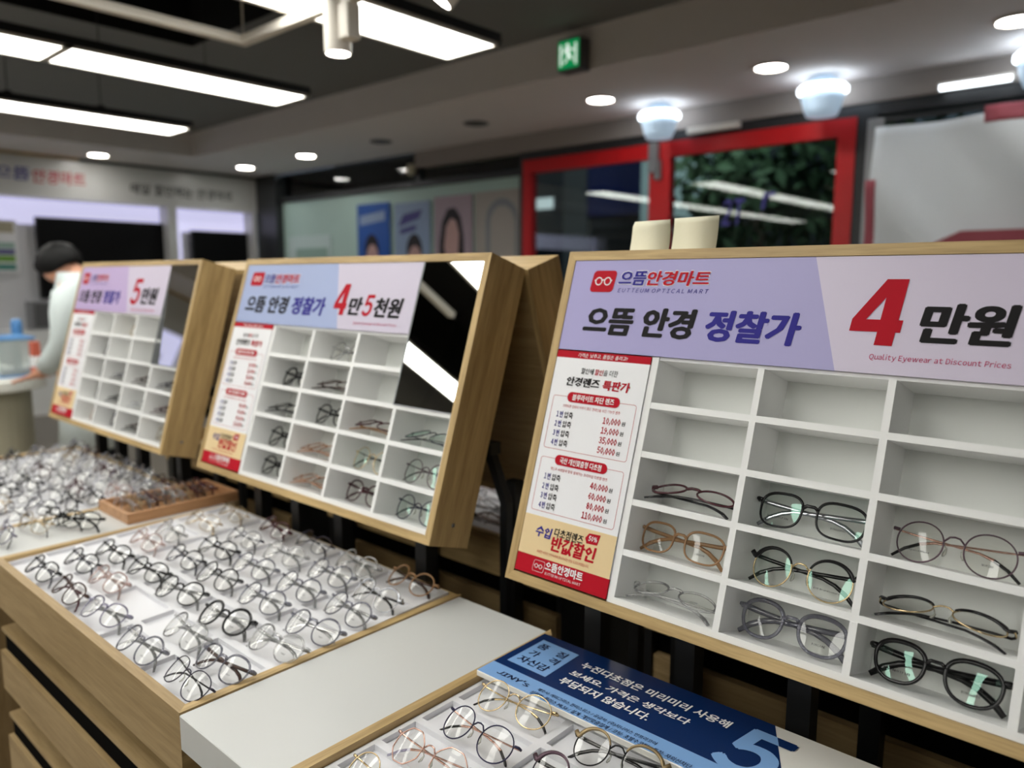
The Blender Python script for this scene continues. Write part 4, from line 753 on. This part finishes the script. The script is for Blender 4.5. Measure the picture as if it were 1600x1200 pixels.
# ------------------------------------------------------------------ service desk and the person bending over it
t = thing('service_desk', 'white service desk with a rounded end by the person in the pale coat', 'desk', (-4.9, 1.28, 0))
def desk_poly(o):
    return [(-2.6, .20 + o), (-.1, .20 + o)] + [(-.10 + (.30 + o) * cos(a), -.10 + (.30 + o) * sin(a)) for a in [pi / 2 - pi * k / 16 for k in range(1, 16)]] + [(-.1, -.40 - o), (-2.6, -.40 - o)]
MB().prism(desk_poly(0), 'z', .83, .885).build('desk_top', 'counter_white', t, bevel=.004); MB().prism(desk_poly(-.08), 'z', 0, .83).build('desk_base', 'counter_side', t)
t = thing('storage_box', 'clear plastic storage box with blue trim on the white desk', 'box', (-5.06, 1.33, .885)); MB().box(-.14, .14, -.09, .09, 0, .21).build('body', 'clear_box', t, bevel=.006); MB().box(-.145, .145, -.095, .095, .21, .225).build('lid', 'box_blue', t, bevel=.004)
MB().box(.02, .1, -.092, -.09, .06, .14).build('label_sticker', 'paper_white', t); MB().box(-.142, .142, -.092, .092, 0, .012).build('trim', 'box_blue', t)
t = thing('spray_bottle', 'blue capped bottle behind the clear box on the white desk', 'bottle', (-5.26, 1.43, .885)); MB().lathe([(.001, 0), (.035, 0), (.036, .17), (.02, .2), (.001, .2)], (0, 0, 0), 20).build('body', 'clear_box', t, True); MB().lathe([(.022, .2), (.03, .21), (.03, .29), (.022, .31), (.001, .31)], (0, 0, 0), 20).build('cap', 'box_blue', t, True)
t = thing('carton', 'orange and white carton beside the clear box on the white desk', 'carton', (-4.86, 1.40, .885)); MB().box(-.03, .03, -.02, .02, 0, .2).build('sleeve', 'box_orange', t, bevel=.003); MB().box(-.031, .031, -.021, .021, .06, .12).build('label_band', 'paper_white', t)
def skin(name, verts, edges, radii, m, parent=None, sub=2, root=0):
    me = bpy.data.meshes.new(name); me.from_pydata([tuple(v) for v in verts], edges, []); o = bpy.data.objects.new(name, me); COL.objects.link(o)
    o.modifiers.new('skin', 'SKIN'); s = o.modifiers.new('smooth', 'SUBSURF'); s.levels = s.render_levels = sub
    for i, r in enumerate(radii): me.skin_vertices[0].data[i].radius = r if isinstance(r, tuple) else (r, r)
    me.skin_vertices[0].data[root].use_root = True
    dg = bpy.context.evaluated_depsgraph_get(); dg.update(); me2 = bpy.data.meshes.new_from_object(o.evaluated_get(dg)); bpy.data.objects.remove(o)
    me2.materials.clear(); me2.materials.append(M[m])
    for p in me2.polygons: p.use_smooth = True
    return link(name, me2, parent)
pr = thing('person', 'dark-haired person in a pale coat bending the head over the white desk', 'person', (-4.45, 1.56, -.02), (0, 0, math.atan2(-.667, -.745)))
# local x points where the person faces, y to the person's left
V = [(0, 0, .95), (0, 0, 1.12), (.0, 0, 1.30), (.02, 0, 1.42), (.055, 0, 1.475), (.105, 0, 1.495), (.145, 0, 1.515), (.19, 0, 1.55)]
Rr = [.11, .105, .115, .08, .055, .075, .092, .07]; E_ = [(i, i + 1) for i in range(7)]
def add(p, r, a): V.append(p); Rr.append(r); E_.append((a, len(V) - 1)); return len(V) - 1
for s in (-1, 1):
    a = add((.015, s * .165, 1.365), .05, 3); a = add((.01, s * .225, 1.17), .045, a); a = add((.16, s * .17, .985), .034, a); pa = add((.215, s * .16, .955), (.034, .018), a); pm = add((.26, s * .155, .94), (.036, .015), pa)
    for k, (dy, ln) in enumerate(((-.030, .060), (-.011, .072), (.009, .068), (.027, .052))):
        f1 = add((.28, s * .155 + dy, .936), .0095, pm); f2 = add((.28 + ln * .5, s * .155 + dy * 1.15, .927), .0088, f1); add((.28 + ln, s * .155 + dy * 1.2, .914), .0075, f2)
    f1 = add((.23, s * .16 - s * .040, .945), .011, pa); add((.27, s * .16 - s * .062, .932), .009, f1)
    h = add((0, s * .085, .86), .075, 0); h = add((.01, s * .095, .50), .058, h); h = add((-.01, s * .105, .10), .042, h); h = add((.02, s * .11, .045), .04, h); add((.14, s * .12, .03), (.042, .026), h)
add((.215, 0, 1.455), .014, 6); add((.135, .088, 1.505), (.012, .02), 6); add((.135, -.088, 1.505), (.012, .02), 6)
body = skin('body', V, E_, Rr, 'skin', pr)
ct = MB(); nn = 28; ring = [(.56, .225, .18, 0), (.80, .210, .165, 0), (.95, .198, .152, 0), (1.12, .190, .146, 0), (1.28, .205, .148, .005), (1.36, .195, .142, .012), (1.42, .150, .128, .024), (1.455, .116, .116, .040), (1.488, .100, .102, .056), (1.490, .088, .090, .058)]
ct.add([(x0 + b_ * cos(2 * pi * k / nn), a_ * sin(2 * pi * k / nn), z) for z, a_, b_, x0 in ring for k in range(nn)],
       [(i * nn + k, i * nn + (k + 1) % nn, (i + 1) * nn + (k + 1) % nn, (i + 1) * nn + k) for i in range(len(ring) - 1) for k in range(nn)] + [tuple(range(nn))])
for s in (-1, 1): ct.sweep([(.01, s * .13, 1.385), (.012, s * .185, 1.36), (.010, s * .222, 1.28), (.008, s * .235, 1.18), (.03, s * .228, 1.12), (.09, s * .205, 1.055), (.15, s * .178, .995)], [.06, .075, .07, .064, .062, .056, .05], [.06, .075, .07, .064, .062, .056, .05], (1, .2, .3), 14)
ct.build('coat', 'coat', pr, True)
skin('trousers', [(0, 0, .95), (0, .10, .84), (.01, .105, .5), (-.01, .11, .09), (0, -.10, .84), (.01, -.105, .5), (-.01, -.11, .09)], [(0, 1), (1, 2), (2, 3), (0, 4), (4, 5), (5, 6)], [.09, .075, .07, .06, .075, .07, .06], 'trousers', pr, 2)
hr = MB(); n = 20; hc = Vector((.150, 0, 1.535)); ax = Vector((.55, 0, .83)).normalized(); vs = []; K = 9
e1 = Vector((ax.z, 0, -ax.x)); e2 = Vector((0, 1, 0))
for k in range(K + 1):
    ph = radians(118) * k / K
    for i in range(n):
        a = 2 * pi * i / n; fr = max(0, cos(a)); p = min(ph, radians(118 - 62 * fr * fr)); q = .108 * (1 + .04 * sin(7 * a + 3 * k))
        vs.append(hc + ax * (q * cos(p) * 1.02) + (e1 * cos(a) * 1.12 + e2 * sin(a) * .92) * (q * sin(p)))
hr.add(vs, [(k * n + i, k * n + (i + 1) % n, (k + 1) * n + (i + 1) % n, (k + 1) * n + i) for k in range(K) for i in range(n)])
ho = hr.build('hair', 'hair', pr, True); sm = ho.modifiers.new('thickness', 'SOLIDIFY'); sm.thickness = .012
for s in (-1, 1): MB().lathe([(.001, -.011), (.008, -.008), (.011, 0), (.008, .008), (.001, .011)], (.222, s * .033, 1.49), 12).build('eye', 'print_black', pr, True)
MB().lathe([(.001, -.005), (.018, -.004), (.02, 0), (.018, .004), (.001, .005)], (.166, 0, 1.438), 12).build('mouth', 'text_red', pr, True)
bpy.context.view_layer.update()
